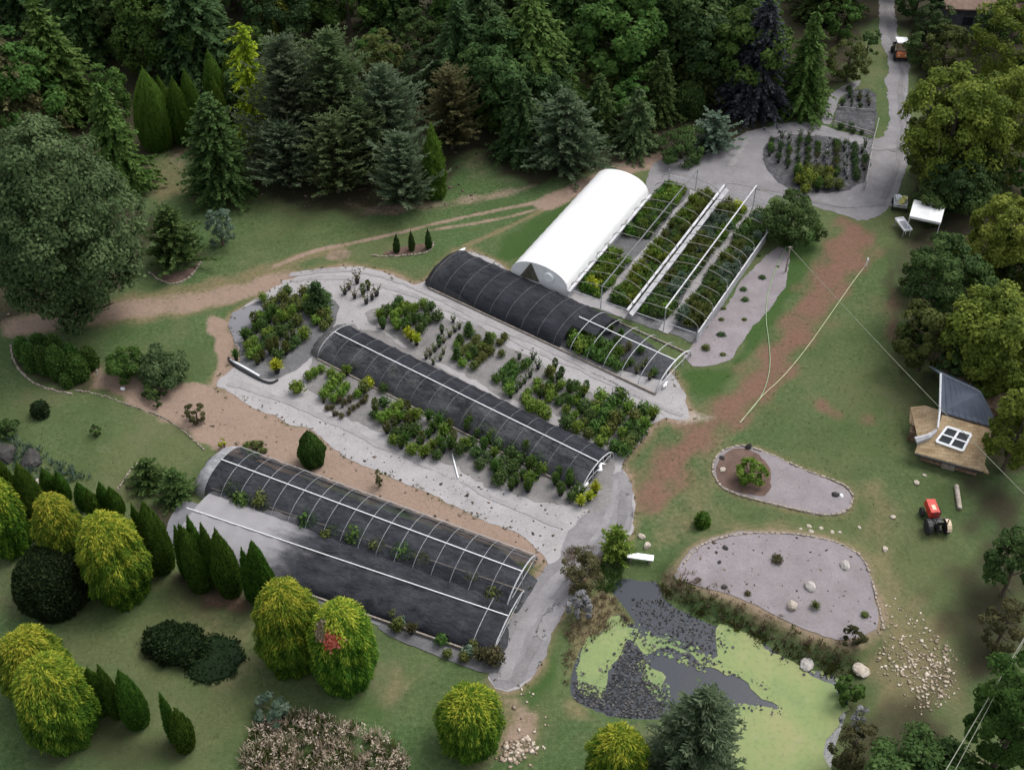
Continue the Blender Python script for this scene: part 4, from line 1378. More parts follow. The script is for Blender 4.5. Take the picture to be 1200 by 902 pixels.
plant_tree('broad', 'broadleaf_tree', 'tree', 'dark green bush behind the small white canopy', (1130, 176, 250, 84), 'dkgreen', leaf=.2, nc=70, per=60, base=.05)
plant_tree('broad', 'broadleaf_tree', 'tree', 'bright yellow green tree at the right edge below the canopy', (1186, 214, 335, 110), 'yellowgreen', leaf=.24, nc=110, per=80, base=.1, tone0=.04)
plant_tree('broad', 'broadleaf_tree', 'tree', 'dark green tree on the slope below the white canopy', (1112, 268, 390, 100), 'dkgreen', leaf=.22, nc=90, per=70, base=.08)
plant_tree('broad', 'broadleaf_tree', 'tree', 'olive tree on the slope above the cabin', (1168, 326, 470, 130), 'yellowgreen', leaf=.24, nc=140, per=80, base=.1, tone0=-.12)
plant_tree('broad', 'broadleaf_tree', 'tree', 'low dark olive tree at the lawn edge above the cabin', (1088, 345, 440, 76), 'olive', leaf=.2, nc=60, per=60, base=.05, tone0=-.18)
plant_tree('broad', 'broadleaf_tree', 'tree', 'olive tree overhanging the right side of the cabin', (1196, 442, 560, 70), 'yellowgreen', leaf=.22, nc=60, per=70, base=.15, tone0=-.12)
plant_tree('broad', 'shrub', 'shrub', 'dark green bush at the right edge below the tractor', (1190, 618, 705, 66), 'dkgreen', leaf=.2, nc=50, per=60, base=.03)
plant_tree('broad', 'shrub', 'shrub', 'tawny grassy shrub at the right edge of the worn grass', (1178, 700, 765, 52), 'brownolive', leaf=.14, nc=36, per=60, base=.02)
plant_tree('broad', 'broadleaf_tree', 'tree', 'large dark green tree at the bottom right corner', (1192, 752, 935, 110), 'midgreen', leaf=.2, nc=120, per=90, base=.05, tone0=-.25)
plant_tree('broad', 'broadleaf_tree', 'tree', 'broad dark green tree at the bottom edge right of the pond', (1088, 840, 1000, 168), 'dkgreen', leaf=.2, nc=150, per=90, base=.05)
plant_tree('conifer', 'pine_tree', 'tree', 'big dark bristly pine overlapping the pond at the bottom', (815, 812, 965, 118), 'bluegrey', droop=.05, up=.28, leafL=.5, leafW=.11, dens=1.5, prof=.6, ragged=.25, tone0=.02, flat=.9)

# deep shade of the wood: a few shared conifers
forest_me = []
for i in range(4):
    V, F, T = crown_conifer(3.6, 14, droop=.22, leafL=.75, leafW=.25, prof=.7, ragged=.28)
    forest_me.append((mesh_np('crown', V, F, LEAF['deep' if i % 2 else 'dkgreen'], tone=T), trunk_mb(13, .22)))
protos = []
for i in range(3):
    V, F, T = crown_broad(4.2, 11.5, base=.04, leaf=.34, nc=85, per=55, tone0=-.05)
    forest_me.append((mesh_np('crown', V, F, LEAF[('dkgreen', 'deep', 'midgreen')[i]], tone=T), limbs(4.2, 11.5, .2)))
for k, (me, tb) in enumerate(forest_me):
    e = empty('forest_conifer' if k < 4 else 'forest_broadleaf', (0, 0, 0))
    tb.build('trunk', BARK, e)
    obj_me('crown', me, e)
    protos.append(e)
FX = [(-40, 95), (10, -10), (95, 40), (140, 10), (235, 45), (275, 10), (235, 90), (330, 60), (372, 20), (410, 40), (462, 25), (492, 75), (515, 20), (550, 60), (566, 110), (590, 150), (540, 130), (690, 30), (716, 60), (725, 110), (750, 45), (765, 85), (790, 60), (842, 30), (858, 70), (700, 5), (575, 20), (770, 10), (806, 20), (1000, 5), (965, 20), (1070, 25), (1085, 60), (1050, -10), (1120, 10), (1145, -5), (60, -10), (200, -10), (330, 5), (430, -5), (640, -10), (900, -20), (830, 110), (870, 118)]
FX += [(15, -25), (-15, 10), (30, 30), (-70, 60), (-20, 130), (30, 160), (110, 60), (160, 60), (215, 20), (300, 95), (350, 110), (300, 150), (610, 185), (640, 150), (700, 160), (735, 150), (770, 140), (800, 95), (500, 130), (440, 90), (400, 100), (1160, 60), (1195, 40), (1200, 120), (1150, 230), (1200, 230), (1160, 330), (1205, 350), (1110, 250), (1195, 420), (1150, 410), (1210, 500), (590, 60), (620, 30), (665, 70), (850, -20), (925, -15)]
used = set()
for i, (px, py) in enumerate(FX):
    p = gpt(px, py)
    k = (0, 4, 5, 6, 1, 4, 3, 5, 2, 6)[i % 10]
    c = protos[k] if k not in used else copy_tree(protos[k])
    used.add(k)
    s = random.uniform(.75, 1.12)
    if px > 1030:
        s *= .5
    elif 280 < px < 520 and py > 60 or 600 < px < 810 and py > 120:
        s *= .6
    c.location = (p[0], p[1], 0)
    c.rotation_euler = (0, 0, random.random() * 6.28)
    c.scale = (s * 1.05, s * 1.05, s)
    if k > 3:
        tag(c, 'leafy tree standing in the deep shade between the conifers of the wood', 'tree', 'shaded leafy trees of the wood')
    elif px > 1030:
        tag(c, 'dark conifer squeezed between the leafy trees of the right wood', 'tree', 'dark conifers between the leafy trees on the right')
    else:
        tag(c, 'dark conifer standing in the deep shade of the wood along the top edge', 'tree', 'shaded conifers of the wood along the top')
# understory along the wood edge on the right
for i, (lab, bx) in enumerate((
        ('low dark bush in the shade right of the parked cart', (1092, 215, 262, 50)),
        ('dark undergrowth bush at the lawn edge below the canopy', (1078, 290, 345, 44)),
        ('small dark bush on the slope left of the olive tree', (1070, 372, 412, 40)),
        ('shaded bush at the wood edge just above the cabin roof', (1128, 400, 470, 60)),
        ('dark bush behind the track tractor on the right of the road', (1086, 30, 80, 50)))):
    plant_tree('broad', 'shrub', 'shrub', lab, bx, 'dkgreen', leaf=.18, nc=36, per=46, base=.02, tone0=-.05)


# red leaves on one golden cypress
def red_patch():
    g = [o for o in bpy.data.objects if o.name.startswith('golden_cypress') and 'red leaves on its crown' in o.get('label', '') and 'with a patch' in o['label']][0]
    parts = []
    P = gpt(400, 735, 0)
    x, y, h, r = from_box(402, 702, 814, 82, prof_dome, 1.15)
    n = 260
    for ang, tt, sp, pal in ((-1.75, .80, .34, 'red'), (-2.35, .84, .30, 'tan')):
        a = ang + RNG.normal(0, sp * .5, n)
        t = tt + RNG.normal(0, .035, n)
        rr = r * prof_dome(np.clip(t, 0, 1)) * 1.03 + .1
        C = np.stack([np.cos(a) * rr, np.sin(a) * rr, t * h + .08], 1)
        N = unit(np.stack([np.cos(a), np.sin(a), np.full(n, .8)], 1) + RNG.normal(0, .4, (n, 3)))
        U = perp(N)
        s = RNG.uniform(.06, .13, n)[:, None]
        V, F = diamonds(C, U * s, np.cross(N, U) * s * .7)
        me = mesh_np('red_leaves', V, F, LEAF[pal], tone=RNG.random(n))
        o = obj_me('red_leaves' if pal == 'red' else 'faded_leaves', me, g)
        o.rotation_euler[2] = -g.rotation_euler[2]
        tag(o, 'cluster of red leaves' if pal == 'red' else 'cluster of faded pinkish leaves')


red_patch()


# grasses and weeds nobody could count
def tufts(name, P, h, pal, label, blades=14, spread=.5, w=.035, cat='grass', lean=.8, z=None):
    n = len(P) * blades
    idx = np.repeat(np.arange(len(P)), blades)
    a = RNG.random(n) * 6.283
    ln = RNG.uniform(.15, 1, n) * lean
    D = unit(np.stack([np.cos(a) * ln, np.sin(a) * ln, np.ones(n)], 1))
    hh = h * RNG.uniform(.5, 1.2, n) * RNG.uniform(.7, 1.2, len(P))[idx]
    B = np.column_stack([P, ground_h(P)])[idx] + np.stack([np.cos(a), np.sin(a), 0 * a], 1) * (RNG.random(n) * spread * .35)[:, None]
    C = B + D * hh[:, None] * .5
    Wv = unit(np.cross(D, rand_dirs(n))) * (w * RNG.uniform(.6, 1.4, n))[:, None]
    V, F = diamonds(C, D * hh[:, None] * .5, Wv)
    T = np.clip(.6 * RNG.random(n) + .4 * RNG.random(len(P))[idx], 0, 1)
    return tag(obj_me(name, mesh_np(name, V, F, LEAF[pal], tone=T)), label, cat, kind='stuff')


GRASSBED = [(300, 848), (330, 832), (370, 840), (420, 850), (462, 868), (485, 905), (470, 960), (290, 960), (285, 880)]
tufts('tall_grass', in_poly(GRASSBED, 330), .7, 'pinktan', 'tall pinkish feathery grass at the bottom edge', 14, .6, .035)
tufts('tall_grass', in_poly(GRASSBED, 420), .55, 'olive', 'dull green undergrowth below the tall pinkish grass', 14, .6, .05)
pl = np.repeat(in_poly(GRASSBED, 330), 10, 0)
plc = np.column_stack([pl, RNG.uniform(.5, .85, 330).repeat(10)]) + RNG.normal(0, .10, (3300, 3))
plu = unit(RNG.normal(0, .5, (3300, 3)) + np.array([.2, -.2, .7])) * RNG.uniform(.06, .14, (3300, 1))
V, F = diamonds(plc, plu, unit(np.cross(plu, rand_dirs(3300))) * .035)
tag(obj_me('grass_plumes', mesh_np('grass_plumes', V, F, LEAF['pinktan'], tone=np.clip(.35 + .65 * RNG.random(3300), 0, 1))), 'pale pinkish plumes held above the tall grass at the bottom edge', 'grass', kind='stuff')
bank = smooth_line(wpoly([(783, 690), (820, 708), (860, 728), (900, 745), (940, 768), (985, 782)]), 2)
bk = np.repeat(bank, 9, 0) + RNG.normal(0, .36, (len(bank) * 9, 2))
tufts('bank_weeds', bk, .18, 'brownolive', 'brown and green weeds on the bank between gravel bed and pond', 9, .5, .04, 'weeds')
tufts('bank_weeds', bk[::3] + RNG.normal(0, .3, (len(bk[::3]), 2)), .28, 'olive', 'greener weeds low on the bank above the duckweed', 14, .5, .05, 'weeds')
tufts('bank_weeds', bk[::2] + np.array([.2, .45]) + RNG.normal(0, .3, (len(bk[::2]), 2)), .25, 'tan', 'dry straw along the upper rim of the pond bank', 14, .5, .035, 'weeds')
tufts('bank_weeds', np.vstack([in_poly([(690, 690), (712, 690), (745, 725), (700, 742), (676, 760), (664, 800), (660, 740)], 150), in_poly([(660, 640), (700, 640), (710, 690), (670, 700)], 140)]), .3, 'tan', 'dry tufts between the road and the left shore of the pond', 12, .4, .03, 'weeds')
tufts('bank_weeds', in_poly([(705, 650), (735, 650), (725, 690), (700, 690)], 70), .35, 'midgreen', 'green weeds round the spiky conifer at the pond head', 14, .5, .04, 'weeds')
tufts('bank_weeds', in_poly([(-20, 520), (20, 510), (60, 535), (110, 560), (60, 570), (0, 545)], 120), .4, 'silver', 'grey green perennials among the dark rocks at the left edge', 12, .5, .06, 'weeds')
yard_w = smooth_poly(wpoly(YARD), 1)
seg = []
for i in range(len(yard_w)):
    a, b = yard_w[i], yard_w[(i + 1) % len(yard_w)]
    L = np.hypot(*(b - a))
    for _ in range(int(L * 1.6)):
        seg.append(a + (b - a) * random.random())
seg = np.array(seg) + RNG.normal(0, .22, (len(seg), 2))
tufts('edge_weeds', seg, .16, 'olive', 'small weeds fringing the edge of the gravel yard', 9, .35, .035, 'weeds')
lawn = in_poly([(-20, 380), (240, 350), (700, 205), (620, 200), (300, 240), (100, 360)], 700)
tufts('lawn_tufts', np.vstack([lawn, in_poly([(-20, 450), (230, 530), (160, 620), (330, 800), (560, 800), (560, 890), (-20, 890)], 1500), in_poly([(790, 430), (940, 310), (1040, 330), (1080, 600), (1060, 700), (900, 610), (745, 610)], 1400)]), .06, 'olive', 'longer tufts standing up in the mown lawn', 6, .4, .022)

# ------------------------------------------------------------------ greenhouses and shade houses
def shade_cloth_material(name, c0, c1, see, streak=.25, fade=None):
    """fine woven net: part of the light passes straight through it"""
    m, nt, out = new_mat(name)
    k = NT(nt)
    tc = k.n('ShaderNodeTexCoord')
    mp = k.n('ShaderNodeMapping')
    mp.inputs['Scale'].default_value = (.5, 1.2, 1.2)
    k.l(tc.outputs['Object'], mp.inputs['Vector'])
    v = mp.outputs[0]
    n1 = k.noise(v, 1.1, 6, .65)
    n2 = k.noise(v, 5.0, 4, .7)
    f = k.math('ADD', k.math('MULTIPLY', n1, .6), k.math('MULTIPLY', n2, .4))
    col = k.ramp(f, [(.38, c0), (.52, [(a + b) / 2 for a, b in zip(c0, c1)]), (.68, c1)])
    if fade:
        x0, x1, cf = fade
        sx = k.n('ShaderNodeSeparateXYZ')
        k.l(tc.outputs['Object'], sx.inputs[0])
        mr = k.n('ShaderNodeMapRange', interpolation_type='SMOOTHSTEP')
        mr.inputs['From Min'].default_value = x0
        mr.inputs['From Max'].default_value = x1
        k.l(k.math('ADD', sx.outputs[0], k.math('MULTIPLY', k.math('SUBTRACT', n1, .5), 6.0)), mr.inputs['Value'])
        col = k.mix(mr.outputs[0], cf, col)
    b = k.n('ShaderNodeBsdfPrincipled')
    b.inputs['Roughness'].default_value = .65
    b.inputs['Specular IOR Level'].default_value = .12
    k.l(col, b.inputs['Base Color'])
    t = k.n('ShaderNodeBsdfTransparent')
    mx = k.n('ShaderNodeMixShader')
    fac = k.math('ADD', see, k.math('MULTIPLY', k.math('SUBTRACT', .5, f), streak), clamp=True)
    k.l(fac, mx.inputs[0])
    k.l(b.outputs[0], mx.inputs[1])
    k.l(t.outputs[0], mx.inputs[2])
    k.l(mx.outputs[0], out.inputs['Surface'])
    return m


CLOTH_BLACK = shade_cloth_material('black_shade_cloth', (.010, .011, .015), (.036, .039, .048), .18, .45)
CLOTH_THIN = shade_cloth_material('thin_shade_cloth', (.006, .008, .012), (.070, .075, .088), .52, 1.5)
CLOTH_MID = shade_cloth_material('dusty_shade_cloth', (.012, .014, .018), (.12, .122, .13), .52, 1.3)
CLOTH_FADED = shade_cloth_material('faded_shade_cloth', (.011, .012, .016), (.048, .051, .060), .14, .5, fade=(6.0, 9.5, (.27, .262, .275)))
CLOTH_PALE = shade_cloth_material('pale_end_cloth', (.20, .20, .21), (.42, .42, .44), .25, .8)
def film_material():
    m, nt, out = new_mat('white_poly_film')
    k = NT(nt)
    tc = k.n('ShaderNodeTexCoord')
    c = k.ramp(k.noise(tc.outputs['Object'], .6, 3), [(.28, (.76, .77, .77)), (.42, (.86, .865, .87)), (.7, (.90, .90, .90))])
    b = k.n('ShaderNodeBsdfPrincipled')
    b.inputs['Roughness'].default_value = .35
    k.l(c, b.inputs['Base Color'])
    t = k.n('ShaderNodeBsdfTranslucent')
    k.l(c, t.inputs['Color'])
    mx = k.n('ShaderNodeMixShader')
    mx.inputs[0].default_value = .25
    k.l(b.outputs[0], mx.inputs[1])
    k.l(t.outputs[0], mx.inputs[2])
    k.l(mx.outputs[0], out.inputs['Surface'])
    return m


POLYFILM = film_material()


def arch(w, h, phi, p=.86):
    return (-(w / 2) * math.cos(phi), h * max(math.sin(phi), 0) ** p)


def arch_grid(xs, w, h, ph0=0.0, ph1=math.pi, seg=16, sag=.075, pitch=1.5, off=0.0, jit=.012):
    V, F = [], []
    for i, x in enumerate(xs):
        s = sag * abs(math.sin(math.pi * x / pitch))
        for j in range(seg + 1):
            ph = ph0 + (ph1 - ph0) * j / seg
            y, z = arch(w, h, ph)
            k = 1 - s / max(h, .5) + random.uniform(-jit, jit) + off
            V.append((x, y * (1 + (k - 1) * .5), max(z * k, .02)))
    n = seg + 1
    for i in range(len(xs) - 1):
        for j in range(seg):
            F.append((i * n + j, (i + 1) * n + j, (i + 1) * n + j + 1, i * n + j + 1))
    return V, F


def hoop_house(name, label, pf0, pf1, w, h, nh, covers, ridge=True, hoopmat=STEEL, ridge_range=None, hoop_r=.032, proud=.035, base=True, hoops_range=None, purlin=False, thin=None):
    a, b = gpt(*pf0)[:2], gpt(*pf1)[:2]
    d = b - a
    L = float(np.hypot(*d))
    d /= L
    nrm = np.array([-d[1], d[0]])
    c = a + nrm * w / 2
    e = empty(name, (c[0], c[1], gh(c[0], c[1])), math.atan2(d[1], d[0]))
    tag(e, label, 'greenhouse')
    e['length'] = L
    pitch = L / (nh - 1)
    for x0, x1, mat, ph0, ph1, cn in covers:
        xs = np.linspace(x0 * L, x1 * L, max(8, int((x1 - x0) * L / .3)))
        V, F = arch_grid(xs, w, h, ph0, ph1, pitch=pitch)
        MB().add(V, F).build(cn, mat, e, smooth=True)
    for i in range(nh):
        x = i * pitch
        if hoops_range and not (hoops_range[0] * L - .1 <= x <= hoops_range[1] * L + .1):
            continue
        pts = []
        for j in range(19):
            y, z = arch(w, h, math.pi * j / 18)
            pts.append((x, y * (1 + proud / w * 2), z * (1 + proud / h)))
        MB().tube(pts, hoop_r * (2.2 if thin and x > thin * L else 1), 5).build('hoop', DULLPIPE if thin and x <= thin * L else hoopmat, e, smooth=True)  # hoops along the cloth coloured dull, as if dimmed by its shade
    if ridge:
        r0, r1 = ridge_range or (0, 1)
        MB().tube([(r0 * L, 0, h + proud + .04), ((r0 + r1) / 2 * L, 0, h + proud + .02), (r1 * L, 0, h + proud + .04)], .04, 6).build('ridge_pipe', WHITEPIPE, e)
    if purlin:
        y, z = arch(w, h, math.pi * .80)
        MB().tube([(0, y * 1.02, z + .05), (L, y * 1.02, z + .05)], .03, 5).build('purlin', STEEL, e)
    if base:
        for sg in (-1, 1):
            MB().box((L / 2, sg * (w / 2 + .06), .09), (L, .10, .16)).build('base_board', TIMBER, e)
    return e, L, w, h


HALF = math.pi
hA = hoop_house('shade_house', 'black shade house along the road with bare hoops at its right end', (503, 338), (768, 462), 5.4, 1.5, 15,
                [(0, .60, CLOTH_BLACK, 0, math.pi, 'shade_cloth'), (.60, .70, CLOTH_BLACK, math.pi * .38, math.pi, 'shade_cloth')], hoop_r=.014, proud=.012, thin=.60, ridge_range=(.60, 1))
hB = hoop_house('shade_house', 'narrow black shade house in the middle of the gravel yard', (373, 421), (681, 577), 4.25, 1.32, 17,
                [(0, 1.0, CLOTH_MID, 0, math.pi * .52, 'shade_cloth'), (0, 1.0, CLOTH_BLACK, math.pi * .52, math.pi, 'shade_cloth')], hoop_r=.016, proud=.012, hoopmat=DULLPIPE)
hD = hoop_house('shade_house', 'long thin clothed shade house with pale hoops below the bare bank', (240, 586), (592, 722), 4.95, 1.65, 18,
                [(0, 1.0, CLOTH_THIN, 0, math.pi, 'shade_cloth')], hoop_r=.014, proud=.02, purlin=True)
hE = hoop_house('shade_house', 'low faded shade house with a white ridge pipe beside the lower lawn', (196, 640), (576, 772), 5.4, .95, 18,
                [(.02, 1.0, CLOTH_FADED, 0.04, math.pi - .04, 'shade_cloth')], hoop_r=.02, proud=-.02, hoops_range=(.9, 1.0))


def end_frame(hh, x, mat=STEEL, posts=3, name='end_frame', r=.04, h2=None):
    e, L, w, h = hh
    mb = MB()
    pts = [(x, ) + arch(w, h, math.pi * j / 16) for j in range(17)]
    mb.tube(pts, r, 6)
    for i in range(posts):
        ph = math.pi * (i + 1) / (posts + 1)
        y, z = arch(w, h, ph)
        mb.tube([(x, y, 0), (x, y, z)], r * .8, 5)
    mb.tube([(x, -w * .42, h * .45), (x, w * .42, h * .45)], r * .7, 5)
    return mb.build(name, mat, e)


end_frame(hA, hA[1] + .05, PALEMETAL, 5, r=.035)
end_frame(hA, -.05, BLACKPAINT, 2)
end_frame(hB, hB[1] + .04, PALEMETAL, 4, r=.03)
end_frame(hB, -.04, STEEL, 1)
end_frame(hD, hD[1] + .04, STEEL, 3)
end_frame(hE, hE[1] + .04, STEEL, 2)


def cloth_end(hh, sgn, out, mat, name, drop=.12, seg=14):
    """loose cloth drawn down over the end of a house"""
    e, L, w, h = hh
    x0 = L if sgn > 0 else 0.0
    V, F = [], []
    K = 7
    for i in range(K + 1):
        t = i / K
        for j in range(seg + 1):
            ph = math.pi * j / seg
            y, z = arch(w, h, ph)
            fold = .10 * math.sin(j * 2.4 + i * .7) * t
            V.append((x0 + sgn * (out * math.sin(t * math.pi / 2) * (.55 + .45 * math.sin(ph)) + fold), y * (1 - .05 * t), max(z * math.cos(t * math.pi / 2 * .97), .03) + .02))
    n = seg + 1
    for i in range(K):
        for j in range(seg):
            F.append((i * n + j, (i + 1) * n + j, (i + 1) * n + j + 1, i * n + j + 1))
    return MB().add(V, F).build(name, mat, e, smooth=True)


cloth_end(hD, -1, 1.5, CLOTH_PALE, 'end_cloth')
cloth_end(hA, -1, .9, CLOTH_BLACK, 'end_cloth')
cloth_end(hB, -1, 1.3, shade_cloth_material('loose_grey_cloth', (.05, .05, .052), (.14, .138, .135), .3, .6), 'end_cloth')


def folds(hh, spots, mat, name):
    e, L, w, h = hh
    mb = MB()
    for x, y, z, s in spots:
        pts = [(x + random.uniform(-.15, .15) * s, y + (k - 2) * .22 * s, z + random.uniform(0, .18) * s) for k in range(5)]
        mb.tube(pts, [.05 * s, .12 * s, .15 * s, .10 * s, .04 * s], 6)
    return mb.build(name, mat, e, smooth=True)


folds(hB, [(hB[1] + .12, -1.9, .25, 1.5)], POLYFILM, 'rolled_film')
folds(hB, [(hB[1] + .14, .2, .6, 1.1)], POLYFILM, 'rolled_film')
folds(hA, [(hA[1] + .15, -1.6, .2, .9)], POLYFILM, 'rolled_film')
folds(hA, [(-.55, 2.2, .5, 1.4)], POLYFILM, 'rolled_film')

# white poly house and the open bays; s runs along the houses, n across them
AX = np.array([math.cos(R(60.6)), math.sin(R(60.6))])
NX = np.array([AX[1], -AX[0]])


def sn(s, n, z=0.0):
    p = AX * s + NX * n
    return (p[0], p[1], z)


def white_house():
    s0, s1, n0, n1 = 71.0, 86.9, -40.1, -34.75
    w, L = n1 - n0, s1 - s0
    c = sn(s0, (n0 + n1) / 2, 0)
    e = empty('white_greenhouse', (c[0], c[1], gh(c[0], c[1])), math.atan2(AX[1], AX[0]))
    tag(e, 'white film covered greenhouse tunnel glowing beside the open bays', 'greenhouse')
    wall, hh = .95, 1.75
    V, F = arch_grid(np.linspace(0, L, 54), w, hh, .02, math.pi - .02, 18, .035, 1.2, 0, .003)
    V = [(x, y, z + wall) for x, y, z in V]
    MB().add(V, F).build('cover', POLYFILM, e, smooth=True)
    # local y points to the upper left, so the right side is at negative y
    MB().box((L / 2, -w / 2, wall / 2), (L, .06, wall)).build('side_wall', GREYWALL, e)
    MB().box((L / 2, w / 2, wall / 2), (L, .06, wall)).build('side_wall', POLYFILM, e)
    MB().box((L / 2, -w / 2 - .16, wall + .02), (L + .2, .24, .12)).build('gutter', GUTTER, e)
    for x, nm in ((0.02, 'end_wall'), (L - .02, 'end_wall')):
        pts = [(0, -w / 2, 0)] + [(0, arch(w, hh, math.pi * j / 20)[0], wall + arch(w, hh, math.pi * j / 20)[1] - .02) for j in range(21)] + [(0, w / 2, 0)]
        mb = MB()
        n = len(pts)
        mb.add([(x - .03, p[1], p[2]) for p in pts] + [(x + .03, p[1], p[2]) for p in pts],
               [tuple(range(n)), tuple(range(n, 2 * n))[::-1]] + [(i, i + n, (i + 1) % n + n, (i + 1) % n) for i in range(n)])
        mb.build(nm, POLYFILM, e)
    # gable vent: solid triangle coloured as the shade of an opening; round fan beside
    vent = MB()
    vent.add([(-.05, 1.75, .9), (-.05, -.05, .9), (-.05, .75, 2.62), (-.10, 1.75, .9), (-.10, -.05, .9), (-.10, .75, 2.62)], [(0, 1, 2), (5, 4, 3), (0, 3, 4, 1), (1, 4, 5, 2), (2, 5, 3, 0)])
    vent.build('gable_vent', mat_noise('vent_shade', [(.05, .045, .035), (.12, .11, .08)], 3, .8), e)
    mb = MB()
    M = Matrix.Translation((-.10, -.95, 1.75)) @ Matrix.Rotation(R(90), 4, 'Y')
    mb.lathe([(.42, -.1), (.46, 0), (.46, .12), (.40, .14), (.38, .02)], 18, 0, M)
    fan = mb.build('fan', WHITEPIPE, e)
    mb = MB()
    for k in range(5):
        mb.box((0, .17, 0), (.10, .32, .02), 0, 0, M=M @ Matrix.Rotation(k * 1.2566, 4, 'Z') @ Matrix.Rotation(.4, 4, 'Y'))
    mb.build('fan_blades', STEEL, fan)
    return e


white_house()


def open_bays():
    s0, s1 = 71.3, 91.0
    nB, nD = -29.0, -23.3
    c = sn(s0, nB, 0)
    e = empty('open_greenhouse', (c[0], c[1], gh(c[0], c[1])), math.atan2(AX[1], AX[0]))
    tag(e, 'uncovered greenhouse bays of bare hoops with a broad steel gutter between', 'greenhouse')
    L = s1 - s0
    gz, rise = 1.5, .85
    # local y is minus n: bay one lies at y 0..5.75, bay two at y -5.7..0
    bays = [(0.0, 5.55), (-5.7, 0.0)]
    hoopmat = mat_noise('weathered_hoop', [(.13, .125, .11), (.27, .26, .235)], 2.5, .6)
    pitch = L / 13
    for bi, (y0, y1) in enumerate(bays):
        w = y1 - y0
        for i in range(14):
            pts = []
            tl, bow = random.gauss(0, .14), random.gauss(0, .22)
            if random.random() < .12:
                continue
            for j in range(15):
                ph = math.pi * j / 14
                pts.append((i * pitch + tl * math.cos(ph) + bow * math.sin(ph) + random.uniform(-.03, .03), (y0 + y1) / 2 - math.cos(ph) * w / 2, gz + rise * math.sin(ph) ** .9))
            MB().tube(pts, .030, 5).build('hoop', hoopmat, e, smooth=True)
        mb = MB()
        rw = .10 if bi else .08
        mb.box((L / 2, (y0 + y1) / 2, gz + rise + .05), (L + .2, rw, .09))
        mb.build('ridge_pipe', GUTTER if bi else DULLPIPE, e)
    MB().box((L / 2 - .4, .10, gz + .02), (L + .8, .20, .10)).build('gutter', GUTTER, e)
    MB().box((L / 2 - .4, -.22, gz - .30), (L + .8, .38, .06), rx=.6).build('gutter_shade_strip', GREYWALL, e)  # added strip, coloured as the grey shadow along the gutter
    for y in (0.0, -5.7):
        for i in range(0, 14, 2):
            MB().tube([(i * pitch, y, -.1), (i * pitch, y, gz)], .045, 6).build('post', STEEL, e)
    MB().box((L / 2, -5.7, .48), (L, .05, .95)).build('side_wall', GREYWALL, e)
    MB().box((L / 2, -5.72, 1.0), (L, .10, .07)).build('side_rail', GUTTER, e)
    mb = MB()
    for y in (5.5, 2.8, 0, -2.85, -5.7):
        mb.tube([(L, y, 0), (L, y, gz + (rise if y in (2.8, -2.85) else 0))], .045, 6)
    mb.tube([(L, 5.55, .9), (L, -5.7, .9)], .03, 6)
    mb.build('end_frame', STEEL, e)
    mb = MB()
    for y in (2.8, -2.85):
        mb.tube([(0, y, 0), (0, y, gz + rise)], .045, 6)
    mb.tube([(0, -5.6, .9), (0, 5.5, .9)], .03, 6)
    mb.build('end_frame', STEEL, e)
    return e


open_bays()
sheet('ground_cloth', [sn(71.0, -34.9)[:2], sn(71.0, -23.4)[:2], sn(91, -23.4)[:2], sn(91, -34.9)[:2]], WEEDMAT, .04, .1, 0, world=True)
sheet('gravel_path', [sn(71.2, -32.3)[:2], sn(71.2, -31.6)[:2], sn(90.9, -31.6)[:2], sn(90.9, -32.3)[:2]], GRAVEL, .055, .12, 0, world=True)
sheet('gravel_path', [sn(71.2, -26.6)[:2], sn(71.2, -25.8)[:2], sn(90.9, -25.8)[:2], sn(90.9, -26.6)[:2]], GRAVEL, .055, .12, 0, world=True)
sheet('gravel_path', [sn(71.0, -34.6)[:2], sn(71.0, -29.5)[:2], sn(72.2, -29.5)[:2], sn(72.2, -34.6)[:2]], GRAVEL, .065, .12, 0, world=True)

# ------------------------------------------------------------------ potted plants
def f_mound(r=.48, h=.85, n=380, leaf=.075):
    d = rand_dirs(n)
    d[:, 2] = np.abs(d[:, 2])
    P = d * np.array([r, r, h * .75]) * RNG.uniform(.5, 1.05, n)[:, None] * (1 + .3 * lump(d, RNG.random() * 9, 3))[:, None] + np.array([0, 0, h * .28])
    N = unit(d + RNG.normal(0, .5, (n, 3)))
    U = perp(N)
    s = leaf * RNG.uniform(.6, 1.4, n)[:, None]
    V, F = diamonds(P, U * s, np.cross(N, U) * s * .65)
    return V, F, np.clip(RNG.random(n) * .7 + .3 * P[:, 2] / h, 0, 1)


def f_upright(r=.28, h=1.2, n=300, leaf=.075):
    t = RNG.random(n)
    a = RNG.random(n) * 6.283
    rr = r * np.sqrt(np.maximum(np.sin(np.pi * (.08 + .9 * t)), .02)) * RNG.uniform(.4, 1.1, n)
    P = np.stack([np.cos(a) * rr, np.sin(a) * rr, .25 + t * (h - .25)], 1)
    U = unit(np.stack([np.cos(a) * .6, np.sin(a) * .6, np.full(n, .8)], 1) + RNG.normal(0, .4, (n, 3)))
    W = unit(np.cross(U, rand_dirs(n)))
    s = leaf * RNG.uniform(.7, 1.4, n)[:, None]
    V, F = diamonds(P, U * s, W * s * .55)
    return V, F, np.clip(RNG.random(n) * .7 + .3 * t, 0, 1)


